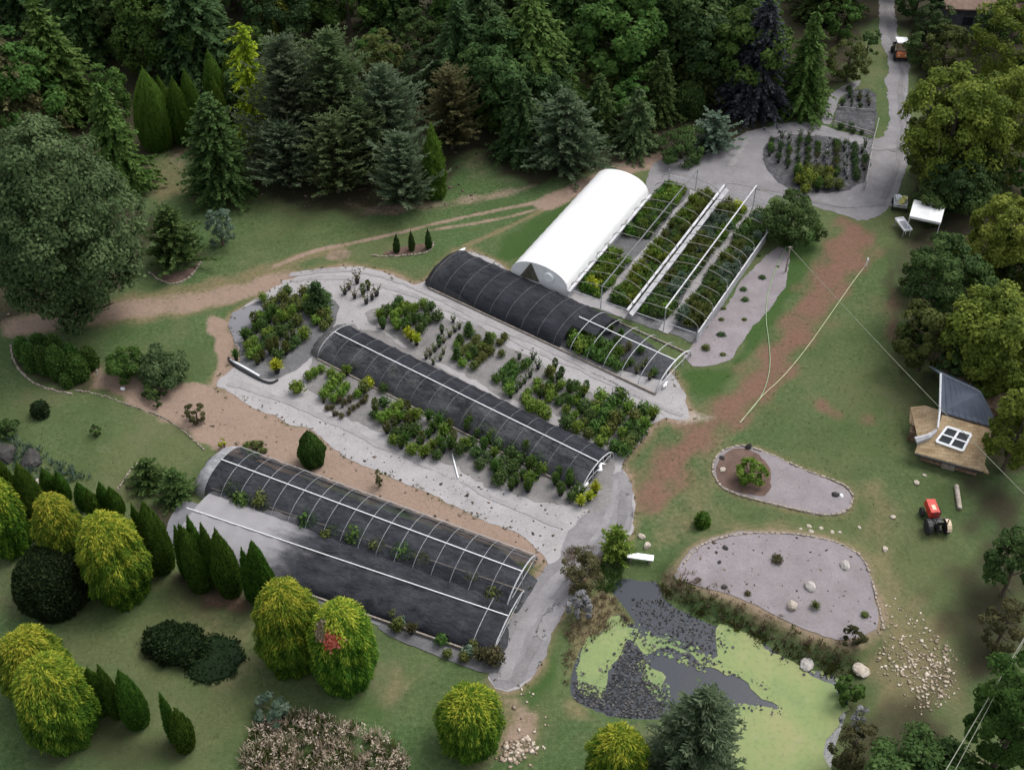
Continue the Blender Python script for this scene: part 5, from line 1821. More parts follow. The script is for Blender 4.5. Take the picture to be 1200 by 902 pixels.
def f_spiky(r=.48, h=.8, n=130):
    a = RNG.random(n) * 6.283
    el = RNG.uniform(.35, 1.35, n)
    D = np.stack([np.cos(a) * np.cos(el), np.sin(a) * np.cos(el), np.sin(el)], 1)
    ln = RNG.uniform(.6, 1.1, n)[:, None] * np.array([r, r, h])
    P = D * ln * .55 + np.array([0, 0, .28])
    W = unit(np.cross(D, rand_dirs(n)))
    V, F = diamonds(P, D * ln * .5, W * .038)
    D2 = unit(D * np.array([1, 1, .3]))
    V2, F2 = diamonds(D * ln * 1.0 + np.array([0, 0, .24]), D2 * .13, W * .032)
    return join([(V, F, RNG.random(n)), (V2, F2, np.clip(RNG.random(n) + .15, 0, 1))])


def f_conifer(r=.42, h=1.3):
    return crown_conifer(r, h, base=.15, droop=.1, up=.2, leafL=.16, leafW=.06, dens=2.2, ragged=.2)


def f_sparse(r=.35, h=1.0, n=60, leaf=.09):
    parts = []
    for i in range(5):
        a = i * 1.257 + RNG.random()
        k = n // 5
        s = RNG.uniform(.25, 1, k)
        P = np.stack([np.cos(a) * r * s, np.sin(a) * r * s, .2 + s * (h - .2)], 1) + RNG.normal(0, .07, (k, 3))
        N = rand_dirs(k)
        U = perp(N)
        q = leaf * RNG.uniform(.6, 1.3, k)[:, None]
        V, F = diamonds(P, U * q, np.cross(N, U) * q * .6)
        parts.append((V, F, RNG.random(k)))
        st = np.array([[math.cos(a) * r * .5, math.sin(a) * r * .5, .2 + (h - .2) * .5]])
        V, F = diamonds(st, np.array([[math.cos(a) * r * .5, math.sin(a) * r * .5, (h - .2) * .5]]), np.array([[-math.sin(a), math.cos(a), 0]]) * .02)
        parts.append((V, F, np.array([.1])))
    return join(parts)


FORMS = dict(mound=f_mound, upright=f_upright, spiky=f_spiky, conifer=f_conifer, sparse=f_sparse)
FNAME = dict(mound='potted_shrub', upright='potted_upright_shrub', spiky='potted_leafy_plant', conifer='potted_conifer', sparse='potted_sapling')
FWORD = dict(mound='bushy', upright='upright', spiky='arching', conifer='conical', sparse='sparse twiggy')
PWORD = dict(dkgreen='dark green', midgreen='mid green', lime='yellow green', yellow='bright yellow', olive='olive', bluegreen='blue green', brownolive='brownish', silver='silvery', deep='very dark', greywhite='pale grey', emerald='deep green', fresh='fresh green', tan='dry tan', yellowgreen='dull yellow green')
CATW = dict(mound='potted shrub', upright='potted shrub', spiky='potted plant', conifer='potted conifer', sparse='potted sapling')
pot_mb = MB()
pot_mb.lathe([(.13, 0), (.165, .27), (.185, .275), (.185, .31), (.155, .305), (.15, .26)], 10)
_po = pot_mb.build('pot', POT)
POT_ME = _po.data
bpy.data.objects.remove(_po)
PM = {}


def plant_mesh(form, pal):
    k = (form, pal)
    if k not in PM:
        PM[k] = []
        for _ in range(3):
            V, F, T = FORMS[form]()
            PM[k].append(mesh_np('foliage', V, F, LEAF[pal], tone=T))
    return random.choice(PM[k])


def potted(form, pal, x, y, s, where, group=None, label=None, dz=.05, pot=True):
    o = obj_me(FNAME[form] if pot else ('bedding_plant' if form == 'mound' else 'grassy_bedding_plant'), plant_mesh(form, pal), None, (x, y, gh(x, y) + dz), random.random() * 6.28)
    o.scale = (s, s, s * random.uniform(.85, 1.2))
    if pot:
        p = obj_me('pot', POT_ME, o)
        p.scale = (1.1, 1.1, 1)
    tag(o, label or f'{PWORD[pal]} {FWORD[form]} plant {where}', CATW[form] if pot else 'bedding plant', None if label else (group or f'{PWORD[pal]} {FWORD[form]} plants {where}'))
    return o


def fill_block(pts, where, mixs, du=.95, dv=.85, ang=-35.0, smin=.8, smax=1.25, keep=.95, world=False, jit=.09, pot=True, mul=(.94, .70), smul=.82):
    du, dv = (du * mul, dv * mul) if not hasattr(mul, '__len__') else (du * mul[0], dv * mul[1])
    W = np.asarray(pts, float) if world else wpoly(pts)
    ca, sa = math.cos(R(ang)), math.sin(R(ang))
    c = W.mean(0)
    g = np.arange(-16, 16.01, 1)
    n = 0
    total = sum(m[2] for m in mixs)
    for i in range(-40, 41):
        rowmix = random.random()
        # a row tends to hold one kind
        r0 = random.random() * total
        for m in mixs:
            r0 -= m[2]
            if r0 <= 0:
                break
        rowkind = m
        for j in range(-40, 41):
            u, v = i * du, j * dv
            q = c + np.array([ca * u - sa * v, sa * u + ca * v]) + RNG.normal(0, jit, 2)
            if random.random() > keep or sdist(q[None], W)[0] > (.12 if pot else -.02):
                continue
            f = rowkind
            if random.random() < .42:
                f = random.choices(mixs, [m[2] for m in mixs])[0]
            potted(f[0], f[1], q[0], q[1], random.uniform(smin, smax) * smul * (f[3] if len(f) > 3 else 1), where, pot=pot, dz=.05 if pot else -.12)
            n += 1
    return n


CNT = {}
Z6 = (420, 340, 3.333)
Z5 = (240, 330, 5.0)
# left block on the dark cloth
CNT['l1'] = fill_block(zz([(165, 470), (300, 250), (420, 170), (540, 290), (560, 380), (430, 490), (330, 500), (230, 470)], *Z5), 'on dark cloth at the left end of the yard',
                       [('mound', 'dkgreen', 3), ('mound', 'lime', 2), ('spiky', 'midgreen', 1.2), ('upright', 'olive', 2), ('upright', 'lime', 1.2)], 1.0, .95, -35, 1.0, 1.55)
CNT['l2'] = fill_block(zz([(335, 110), (440, 70), (600, 80), (740, 100), (775, 190), (720, 290), (600, 260), (480, 230), (380, 170)], *Z5), 'in the upper left block by the gravel loop',
                       [('mound', 'midgreen', 3), ('mound', 'olive', 2), ('mound', 'olive', 2), ('mound', 'lime', 1)], 1.15, 1.05, -35, 1.1, 1.6)
for lab, px, py, f, p, s in (
        ('yellow green potted plant alone beside the left block', 357, 397, 'mound', 'lime', 1.3),
        ('yellow green potted plant alone on the pale gravel', 349, 460, 'mound', 'lime', 1.35),
        ('bright potted plant at the bottom corner of the left block', 325, 437, 'spiky', 'yellow', 1.4),
        ('dark conical potted conifer above the left block', 374, 366, 'conifer', 'deep', 2.1),
        ('brown red potted plant at the lower end of the faded shade house', 579, 776, 'mound', 'brownolive', 1.5)):
    q = on_ground(px, py)
    potted(f, p, q[0], q[1], s, '', label=lab)
CNT['top'] = fill_block(zz([(800, 60), (850, 0), (930, 10), (1020, 60), (1030, 130), (950, 160), (850, 110)], *Z5), 'on the open gravel above the middle shade house', [('sparse', 'brownolive', 3), ('upright', 'olive', 2), ('sparse', 'dkgreen', 1)], 1.3, 1.1, -35, 1.0, 1.5, .8)
# blocks between the road and the middle shade house
MIXG = [('mound', 'dkgreen', 2), ('mound', 'lime', 1.5), ('upright', 'midgreen', 2), ('spiky', 'lime', 1), ('upright', 'midgreen', 1.5), ('mound', 'olive', 2), ('sparse', 'olive', 1)]
CNT['b1'] = fill_block(zz([(75, 110), (130, 55), (210, 60), (300, 75), (310, 140), (250, 190), (160, 170), (90, 150)], *Z6), 'in the first block below the black shade house', MIXG + [('spiky', 'lime', 2)], .95, .95, -35, 1.0, 1.4)
CNT['b2'] = fill_block(zz([(370, 130), (405, 120), (400, 170), (300, 300), (255, 290), (290, 220)], *Z6), 'in the second thin block below the black shade house', [('upright', 'dkgreen', 3), ('sparse', 'olive', 3), ('conifer', 'brownolive', 1)], 1.0, .9, -35, .8, 1.15)
CNT['b3'] = fill_block(zz([(350, 270), (440, 165), (490, 190), (570, 200), (560, 260), (470, 325), (400, 300)], *Z6), 'in the third block below the black shade house', [('conifer', 'dkgreen', 3), ('mound', 'lime', 2.5), ('mound', 'olive', 2)], .95, .85, -35, .85, 1.25)
CNT['b4'] = fill_block(zz([(530, 350), (600, 250), (640, 265), (700, 275), (700, 320), (640, 400), (590, 420)], *Z6), 'in the fourth sparse block below the black shade house', [('sparse', 'dkgreen', 3), ('mound', 'midgreen', 2), ('sparse', 'brownolive', 2)], 1.0, .9, -35, .85, 1.2, .85)
CNT['b5'] = fill_block(zz([(650, 420), (740, 305), (820, 320), (800, 380), (740, 440), (690, 470)], *Z6), 'in the fifth block below the black shade house', [('upright', 'dkgreen', 3), ('conifer', 'olive', 2), ('mound', 'lime', 2)], .9, .85, -35, .85, 1.2)
CNT['b6'] = fill_block(zz([(780, 450), (830, 385), (890, 370), (905, 400), (860, 480), (840, 530), (790, 510)], *Z6), 'in the sixth dark block below the black shade house', [('mound', 'dkgreen', 1.8), ('upright', 'midgreen', 1.5), ('spiky', 'lime', 1.2), ('spiky', 'dkgreen', 1), ('mound', 'lime', 1.6)], .95, .85, -35, .95, 1.3)
CNT['b7'] = fill_block(zz([(800, 545), (870, 490), (930, 430), (1040, 420), (1110, 480), (1165, 480), (1150, 570), (1060, 640), (990, 640), (930, 600)], *Z6), 'in the dense block at the right end of the yard', [('mound', 'dkgreen', 1.8), ('upright', 'midgreen', 1.5), ('spiky', 'lime', 1.2), ('mound', 'midgreen', 3), ('upright', 'midgreen', 1.5), ('mound', 'olive', 2), ('mound', 'lime', 2.4)], 1.05, 1.05, -35, 1.2, 1.8)
for i, (zx, zy) in enumerate(((208, 200), (228, 215), (195, 185))):
    q = on_ground(*zz([(zx, zy)], *Z6)[0])
    potted('spiky', 'yellow', q[0], q[1], 1.0, 'standing alone under the first block', 'yellow plants under the first block')
for i, (zx, zy) in enumerate(((590, 405), (660, 450), (672, 472), (720, 480), (732, 500), (742, 400), (750, 415), (706, 470))):
    q = on_ground(*zz([(zx, zy)], *Z6)[0])
    potted('mound', 'lime', q[0], q[1], 1.15, 'along the back of the middle shade house', 'yellow green plants along the back of the middle shade house')
# blocks below the middle shade house
CNT['c1'] = fill_block(zz([(600, 560), (640, 480), (720, 500), (850, 560), (960, 610), (940, 680), (830, 690), (760, 720), (690, 700), (720, 640)], *Z5), 'at the front left corner of the middle shade house', [('mound', 'lime', 4), ('mound', 'yellow', 2.0), ('mound', 'olive', 1), ('spiky', 'lime', 1)], 1.15, 1.0, -35, 1.0, 1.4, .8)
CNT['c1b'] = fill_block(zz([(690, 720), (790, 700), (930, 660), (950, 690), (830, 800), (770, 790)], *Z5), 'in the rows before the left end of the middle shade house', [('mound', 'brownolive', 3), ('sparse', 'brownolive', 2)], .8, .55, -35, .5, .75)
CNT['c2'] = fill_block(zz([(60, 500), (100, 440), (190, 480), (300, 520), (400, 560), (420, 610), (330, 690), (210, 640), (120, 590)], *Z6), 'in the long block in front of the middle shade house', [('mound', 'dkgreen', 1.8), ('upright', 'midgreen', 1.5), ('spiky', 'lime', 1.2), ('spiky', 'midgreen', 1.2), ('mound', 'lime', 1.4), ('spiky', 'lime', 1), ('upright', 'olive', 2)], 1.0, .95, -35, 1.0, 1.5)
CNT['c3'] = fill_block(zz([(400, 590), (440, 530), (560, 590), (690, 650), (740, 680), (720, 730), (660, 800), (560, 770), (500, 700), (430, 650)], *Z6), 'in the block before the right half of the middle shade house', [('mound', 'dkgreen', 1.8), ('upright', 'midgreen', 1.5), ('spiky', 'lime', 1.2), ('mound', 'bluegreen', 2), ('upright', 'midgreen', 1.5), ('mound', 'lime', 2)], 1.05, 1.0, -35, 1.0, 1.5)
CNT['c4'] = fill_block(zz([(745, 745), (790, 725), (880, 790), (940, 790), (930, 840), (880, 865), (820, 820)], *Z6), 'at the front right corner of the middle shade house', [('mound', 'dkgreen', 3), ('upright', 'midgreen', 1.5), ('spiky', 'yellow', 1)], 1.0, .95, -35, 1.0, 1.4)
CNT['c5'] = fill_block(zz([(440, 745), (450, 690), (480, 690), (475, 745)], *Z6), 'in the small gap on the pale gravel', [('mound', 'dkgreen', 1)], .8, .8, -35, .8, 1.0)
# inside the houses
CNT['d'] = fill_block([(245, 580), (256, 566), (420, 628), (600, 702), (590, 718), (420, 650)], 'inside the long shade house with pale hoops', [('mound', 'midgreen', 3), ('upright', 'fresh', 2), ('mound', 'olive', 2)], 1.7, 1.2, -25, 1.1, 1.6, .62, jit=.4, mul=1.0, smul=1.0)
CNT['dd'] = fill_block([(555, 705), (600, 720), (588, 726), (560, 715)], 'at the open right end of the long shade house', [('mound', 'lime', 1)], .9, .8, -25, .9, 1.2)
CNT['a'] = fill_block(zz([(650, 480), (720, 470), (860, 560), (870, 620), (800, 600), (690, 540)], 480, 260, 3.53), 'under the bare hoops of the black shade house', [('mound', 'midgreen', 4), ('mound', 'lime', 2), ('spiky', 'fresh', 2)], .9, .85, -35, 1.2, 1.6)
CNT['a2'] = fill_block(zz([(690, 390), (800, 430), (1010, 560), (1040, 640), (1000, 680), (900, 640), (880, 560), (760, 470)], 480, 260, 3.53), 'in the shade under the right end of the black shade house', [('mound', 'dkgreen', 3), ('sparse', 'olive', 2), ('spiky', 'midgreen', 1), ('mound', 'brownolive', 1)], 1.15, 1.05, -35, .85, 1.2, .75)
CNT['b_in'] = fill_block([(400, 415), (440, 425), (560, 490), (680, 555), (670, 570), (540, 505), (400, 440)], 'inside the middle shade house', [('mound', 'dkgreen', 2), ('sparse', 'olive', 2)], 1.8, 1.2, -35, .7, 1.0, .5, jit=.4, mul=1.0, smul=1.0)
CNT['e'] = fill_block([(452, 722), (500, 742), (580, 770), (575, 785), (520, 768), (470, 745)], 'in the strip between the faded shade house and the lawn', [('mound', 'olive', 3), ('mound', 'silver', 2), ('spiky', 'brownolive', 2), ('mound', 'midgreen', 1)], 1.0, .95, -22, .9, 1.35)
# the open bays: four beds divided by paths
BAYS = [((-34.5, -32.4), 'in the bed beside the white greenhouse', [('mound', 'dkgreen', 3), ('mound', 'emerald', 3), ('spiky', 'lime', 2), ('mound', 'lime', 2)]),
        ((-31.5, -29.4), 'in the open bay left of the broad gutter', [('spiky', 'olive', 3), ('mound', 'dkgreen', 3), ('mound', 'midgreen', 2), ('spiky', 'yellowgreen', 2), ('spiky', 'lime', 2)]),
        ((-28.5, -26.7), 'in the open bay right of the broad gutter', [('mound', 'dkgreen', 3), ('mound', 'emerald', 2), ('spiky', 'olive', 3), ('spiky', 'silver', 2), ('mound', 'lime', .8)]),
        ((-25.8, -23.6), 'in the bed along the right side wall of the open bays', [('mound', 'dkgreen', 3), ('mound', 'midgreen', 2), ('spiky', 'olive', 2), ('spiky', 'silver', 2), ('mound', 'lime', .7)])]
for (n0, n1), where, mx in BAYS:
    for blk in range(6):
        a = 72.4 + blk * 3.05
        if random.random() < .06:
            continue
        top = a + 2.98
        fill_block([sn(a, n0)[:2], sn(a, n1)[:2], sn(top, n1)[:2], sn(top, n0)[:2]], where, random.sample(mx, 3), .70, .56, 150.6, .75, 1.15, .97, world=True, pot=False, mul=1.0, smul=1.18, jit=.07)
for zx, zy in ((205, 625), (220, 640), (232, 630), (870, 265), (885, 280)):
    q = on_ground(640 + zx / 3.923, 178 + zy / 3.923)
    potted('mound', 'yellow', q[0], q[1], 1.1, 'glowing among the green ones in the open bays', 'bright yellow plants in the open bays')
# nursery plots at the top right
CNT['p1'] = fill_block([(905, 165), (940, 160), (1015, 172), (1018, 190), (1005, 210), (960, 205), (920, 200), (898, 180)], 'in the dark plot inside the road loop', [('sparse', 'deep', 3), ('mound', 'deep', 2), ('sparse', 'brownolive', 2), ('mound', 'dkgreen', 1), ('sparse', 'greywhite', 1), ('mound', 'emerald', 1)], .95, .85, -12, .7, 1.15, .93)
CNT['p1b'] = fill_block([(932, 203), (975, 205), (985, 222), (940, 226)], 'at the lower edge of the plot inside the road loop', [('mound', 'yellowgreen', 2), ('upright', 'midgreen', 1.5), ('mound', 'olive', 2)], 1.0, .95, -12, 1.2, 1.7)
CNT['p2'] = fill_block([(986, 128), (992, 108), (1024, 108), (1025, 125)], 'in the small fenced plot beside the track', [('sparse', 'deep', 2), ('mound', 'deep', 2), ('sparse', 'brownolive', 1)], .95, .8, -8, .7, 1.0, .8)
CNT['p2b'] = fill_block([(980, 146), (1018, 156), (1016, 161), (978, 150)], 'in the row at the lower rail of the small fenced plot', [('mound', 'deep', 2), ('mound', 'dkgreen', 1)], 1.0, .8, -12, .7, 1.0, .8)
print('plants', sum(1 for o in bpy.data.objects if o.name.startswith('potted')), CNT)
for nm in FNAME.values():
    print(nm, sum(1 for o in bpy.data.objects if o.name.split('.')[0] == nm))

# ------------------------------------------------------------------ cabin on the right
def plane_of(a, b, c):
    a, b, c = (np.array(p, float) for p in (a, b, c))
    n = np.cross(b - a, c - a)
    return a, n


def hit(px, py, pl):
    o = np.array([0, 0, CAM_H])
    d = gpt(px, py, 0) - o
    a, n = pl
    return o + d * ((a - o) @ n) / (d @ n)


def cabin():
    V = lambda px, py, z: gpt(px, py, z)
    A, B, Cc, D = V(1072, 530, 1.05), V(1152, 552, 1.05), V(1163, 503, 2.85), V(1104, 486, 2.85)
    o = gpt(1115, 545, 0)
    e = empty('cabin', (o[0], o[1], gh(o[0], o[1])))
    tag(e, 'small cabin with tan roof, four pane skylight and blue grey metal roof', 'cabin')
    base = Vector((o[0], o[1], gh(o[0], o[1])))
    rel = lambda p: tuple(Vector(p) - base)
    tan = shingle_material('tan_shingle_roof', (.24, .165, .092), (.37, .27, .16), (.47, .36, .23))
    met = mat_noise('blue_grey_metal_roof', [(.10, .115, .15), (.15, .17, .215)], .8, .5, .1, .2)
    wall = mat_noise('brown_log_wall', [(.06, .04, .028), (.16, .105, .07), (.25, .18, .13)], 2.5, .85, .5)
    flash = mat_noise('grey_flashing', [(.28, .28, .30), (.46, .46, .48)], 3, .5, .3)
    pl = plane_of(A, B, Cc)
    Ev = V(1076, 516, 1.55)
    Ev = hit(1077, 515, pl)
    MB().slab([rel(A), rel(B), rel(Cc), rel(D), rel(hit(1099, 503, pl)), rel(Ev)], .16).build('front_roof', tan, e)
    MB().slab([rel(V(1152, 551.5, 1.0)), rel(V(1159, 554, 0.95)), rel(V(1150, 536, 1.45)), rel(V(1141, 534, 1.5))], .14).build('porch_roof', tan, e)
    lw = [V(1066, 494, 1.15), V(1067, 477, 1.65), V(1084, 475, 2.05), V(1103, 481, 2.6), V(1098, 504, 2.05), V(1076, 515, 1.3), V(1073, 498, 1.2)]
    MB().slab([rel(p) for p in lw], .16).build('side_roof', tan, e)
    g = [V(1103, 438, 4.85), V(1150, 459, 4.85), V(1172, 502, 3.0), V(1102, 482, 3.0)]
    MB().slab([rel(p) for p in g], .12).build('metal_roof', met, e)
    back = MB()
    pa, pb = np.array(g[0]), np.array(g[1])
    away = np.array([.35, 3.0, -1.9])
    back.slab([rel(pb), rel(pa), rel(pa + away), rel(pb + away)], .12)
    back.build('metal_roof', met, e)
    MB().tube([rel(g[0] + np.array([-.05, 0, .06])), rel(g[3] + np.array([-.05, 0, .06])), rel(V(1099, 501, 2.3))], .075, 6).build('roof_edge_trim', WHITEPIPE, e)
    v0, v1, v2 = np.array(V(1099, 503, 2.17)), np.array(hit(1088, 512, pl)) + [0, 0, .06], np.array(hit(1073, 517, pl)) + [0, 0, .06]
    mb = MB()
    mb.tube([rel(v0), rel(v1), rel(v2)], [.10, .22, .30], 7)
    mb.build('valley_flashing', flash, e)
    g0, g1, g2, g3 = (np.array(q) for q in g)
    sm = MB()
    for q in range(1, 9):
        u = q / 9
        sm.tube([rel(g0 * (1 - u) + g1 * u + [0, 0, .03]), rel(g3 * (1 - u) + g2 * u + [0, 0, .03])], .028, 5)
    sm.build('roof_seam', met, e)
    gt = MB()
    gt.tube([rel(np.array(A) + [0, -.08, -.10]), rel(np.array(B) + [0, -.08, -.10])], .07, 6)
    gt.build('gutter', BLACKPAINT, e)
    # skylight with four panes on the tan slope
    P = [hit(1110, 500, pl), hit(1138, 509, pl), hit(1128, 528, pl), hit(1097, 517, pl)]
    n = unit(pl[1] if pl[1][2] > 0 else -pl[1])
    fr = MB()

    def bar(p, q, w, lift, mi=0):
        p, q = np.array(p), np.array(q)
        d = unit(q - p)
        s = np.cross(n, d) * w / 2
        top = [p - s + n * lift, q - s + n * lift, q + s + n * lift, p + s + n * lift]
        fr.add([rel(x) for x in top] + [rel(x - n * .18) for x in top], [(0, 1, 2, 3), (7, 6, 5, 4), (0, 4, 5, 1), (1, 5, 6, 2), (2, 6, 7, 3), (3, 7, 4, 0)])
    for i in range(4):
        bar(P[i], P[(i + 1) % 4], .16, .10 + .003 * i)
    bar((P[0] + P[1]) / 2, (P[3] + P[2]) / 2, .16, .115)
    bar((P[0] + P[3]) / 2, (P[1] + P[2]) / 2, .10, .12)
    f = fr.build('skylight', WHITEPAINT, e)
    c0 = (P[0] + P[1]) / 2
    c1 = (P[3] + P[2]) / 2
    quad = lambda u, v: (P[0] * (1 - u) + P[1] * u) * (1 - v) + (P[3] * (1 - u) + P[2] * u) * v
    for u0, v0_ in ((0, 0), (.5, 0), (0, .5), (.5, .5)):
        q = [quad(u0 + .03, v0_ + .03), quad(u0 + .47, v0_ + .03), quad(u0 + .47, v0_ + .47), quad(u0 + .03, v0_ + .47)]
        mb = MB()
        mb.slab([rel(x + n * .03) for x in q], .04)
        mb.build('pane', DARKGLASS, f)
    # walls under the eaves
    fa, fb = np.array(A), np.array(B)
    d = unit((fb - fa) * [1, 1, 0])
    inn = np.array([-d[1], d[0], 0])
    w0 = fa + d * .5 + inn * .45
    w1 = fb - d * .3 + inn * .45
    L = np.hypot(*(w1 - w0)[:2])
    mid = (w0 + w1) / 2 + inn * 2.4
    ang = math.atan2(d[1], d[0])
    zb = base.z
    c = Vector((mid[0], mid[1], zb + .45)) - base
    MB().box(tuple(c), (L, 4.2, .9), ang).build('wall', wall, e)
    lg = MB()
    for i in range(3):
        p = (w0 + w1) / 2 - inn * .02
        lg.tube([tuple(Vector((w0[0], w0[1], zb + .12 + i * .29)) - base), tuple(Vector((w1[0], w1[1], zb + .12 + i * .29)) - base)], .14, 7)
    lg.build('log_front', wall, e)
    dr = MB()
    p = (w0 + w1) / 2 - inn * .2
    dr.box(tuple(Vector((p[0], p[1], zb + .42)) - base), (.9, .08, .8), ang)
    door = dr.build('hatch', TIMBER, e)
    m2 = mid + inn * 3.6 + d * .8
    MB().box(tuple(Vector((m2[0], m2[1], zb + 1.2)) - base), (L * .8, 2.6, 2.4), ang).build('rear_wall', wall, e)
    m3 = np.array(lw[1]) * .5 + np.array(lw[4]) * .5
    MB().box(tuple(Vector((m3[0] + .1, m3[1], zb + .45)) - base), (1.5, 1.6, .9), ang).build('side_wall', wall, e)


cabin()


def far_shed():
    p = gpt(1150, 40, 0)
    e = empty('shed', (p[0], p[1], gh(p[0], p[1])), R(-4))
    tag(e, 'dark shed with brown roof edge almost hidden by trees at the top', 'shed')
    w = mat_noise('dark_shed_wall', [(.06, .065, .08), (.11, .115, .135)], 1.5, .8, .2)
    rf = mat_noise('brown_shed_roof', [(.12, .08, .06), (.22, .15, .12)], 2, .9, .3)
    MB().box((0, 2, 1.7), (9, 5, 3.4)).build('wall', w, e)
    MB().slab([(-5, -1.1, 3.35), (5, -1.1, 3.35), (5, 2, 4.9), (-5, 2, 4.9)], .16).build('roof', rf, e)
    MB().slab([(-5, 2, 4.9), (5, 2, 4.9), (5, 5.1, 3.35), (-5, 5.1, 3.35)], .16).build('roof', rf, e)
    MB().box((1.2, -.53, 1.0), (1.0, .06, 2.0)).build('door', TIMBER, e)
    MB().box((-2.0, -.53, 1.7), (1.1, .05, .9)).build('window', DARKGLASS, e)


far_shed()

# ------------------------------------------------------------------ vehicles and small things
def wheel(parent, x, y, r, w, rim=RIMPAINT):
    M = Matrix.Translation((x, y, r)) @ Matrix.Rotation(R(90), 4, 'Y')
    t = MB()
    t.lathe([(r * .55, -w / 2), (r * .92, -w / 2), (r, -w * .32), (r, w * .32), (r * .92, w / 2), (r * .55, w / 2)], 18, 0, M)
    for k in range(14):
        t.box((0, r * .985, 0), (w * .9 if False else .06, r * .09, w * .92), 0, 0, M=M @ Matrix.Rotation(k * 6.2832 / 14, 4, 'Z'))
    wobj = t.build('wheel', RUBBER, parent)
    m = MB()
    m.lathe([(r * .16, -w * .42), (r * .53, -w * .48), (r * .56, -w * .3), (r * .56, w * .3), (r * .53, w * .48), (r * .16, w * .42)], 14, 0, M)
    m.build('rim', rim, wobj)
    return wobj


def tractor(name, label, px, py, rz, paint, rim, canopy=False, loader=True, s=1.0, fend=True):
    p = on_ground(px, py)
    e = empty(name, (p[0], p[1], p[2] + .0), rz)
    tag(e, label, 'tractor')
    # local +y is the front
    for sx in (-1, 1):
        wheel(e, sx * .70, -.75, .54, .34, rim)
        wheel(e, sx * .62, .95, .36, .24, rim)
    MB().box((0, -.1, .52), (.42, 2.1, .3)).build('chassis', BLACKPAINT, e)
    hd = MB()
    hd.box((0, .80, .94), (.80, 1.45, .56), tx=.86, ty=.94)
    hd.box((0, 1.40, .78), (.60, .22, .40), tx=.8, ty=.6)
    hd.box((0, .75, 1.17), (.42, .95, .05), tx=.8, ty=.9)
    hd.build('hood', paint, e)
    dc = MB()
    dc.box((0, .62, 1.235), (.30, .5, .02), tx=.8)
    dc.build('hood_panel', RIMPAINT, e)
    g = MB()
    g.box((0, 1.53, .76), (.46, .04, .30))
    g.build('grille', BLACKPAINT, e)
    for sx in (-1, 1):
        MB().lathe([(.02, 0), (.07, .01), (.07, .04), (.03, .05)], 10, 0, Matrix.Translation((sx * .19, 1.53, 1.0)) @ Matrix.Rotation(R(-90), 4, 'X')).build('headlight', WHITEPAINT, e)
        fd = MB()
        for k in range(7):
            a = R(20 + k * 23)
            fd.box((sx * .70, -.75 + math.cos(a) * .62, .54 + math.sin(a) * .62), (.34, .28, .04), rx=a - R(90))
        fd.build('fender', BLACKPAINT if sx < 0 else rim, e)
    st = MB()
    st.box((0, -.70, .98), (.50, .46, .12), tx=.94, ty=.94)
    st.box((0, -.95, 1.22), (.48, .10, .42), rx=.15, tx=.88)
    st.build('seat', BLACKPAINT, e)
    sw = MB()
    sw.tube([(0, .12, .9), (0, -.10, 1.28)], .025, 6)
    ring = [(math.cos(a) * .19, -.12 + math.sin(a) * .17, 1.30 + math.sin(a) * .08) for a in [k * 6.2832 / 14 for k in range(15)]]
    sw.tube(ring, .018, 5, caps=False)
    sw.build('steering_wheel', BLACKPAINT, e)
    MB().box((0, -.22, .60), (.95, .75, .05)).build('floor_plate', BLACKPAINT, e)
    rb = MB()
    hgt = 2.05 if canopy else 1.95
    rb.tube([(-.46, -1.08, .7), (-.46, -1.12, hgt), (.46, -1.12, hgt), (.46, -1.08, .7)], .045, 6)
    rb.build('roll_bar', BLACKPAINT, e)
    if canopy:
        MB().box((0, -.55, hgt + .05), (1.25, 1.5, .08), tx=.95, ty=.95).build('canopy', WHITEPAINT, e)
        fp = MB()
        for sx in (-1, 1):
            fp.tube([(sx * .5, .10, .8), (sx * .5, .08, hgt)], .03, 5)
        fp.build('canopy_posts', BLACKPAINT, e)
    if loader:
        ld = MB()
        for sx in (-1, 1):
            ld.tube([(sx * .50, -.05, 1.05), (sx * .50, .9, 1.15), (sx * .50, 1.75, .45)], .055, 6)
        ld.tube([(-.5, 1.6, .55), (.5, 1.6, .55)], .04, 6)
        ld.build('loader_arm', BLACKPAINT, e)
        bk = MB()
        bk.box((0, 1.98, .18), (1.35, .45, .05))
        bk.box((0, 1.78, .40), (1.35, .05, .45))
        for sx in (-1, 1):
            bk.box((sx * .675, 1.97, .34), (.05, .45, .34), ty=.6)
        bk.build('bucket', BLACKPAINT, e)
    e.scale = (s, s, s)
    return e


tractor('tractor', 'red compact tractor parked on the shaded grass below the cabin', 1093, 614, R(3), REDPAINT, RIMPAINT, loader=False, s=.9)


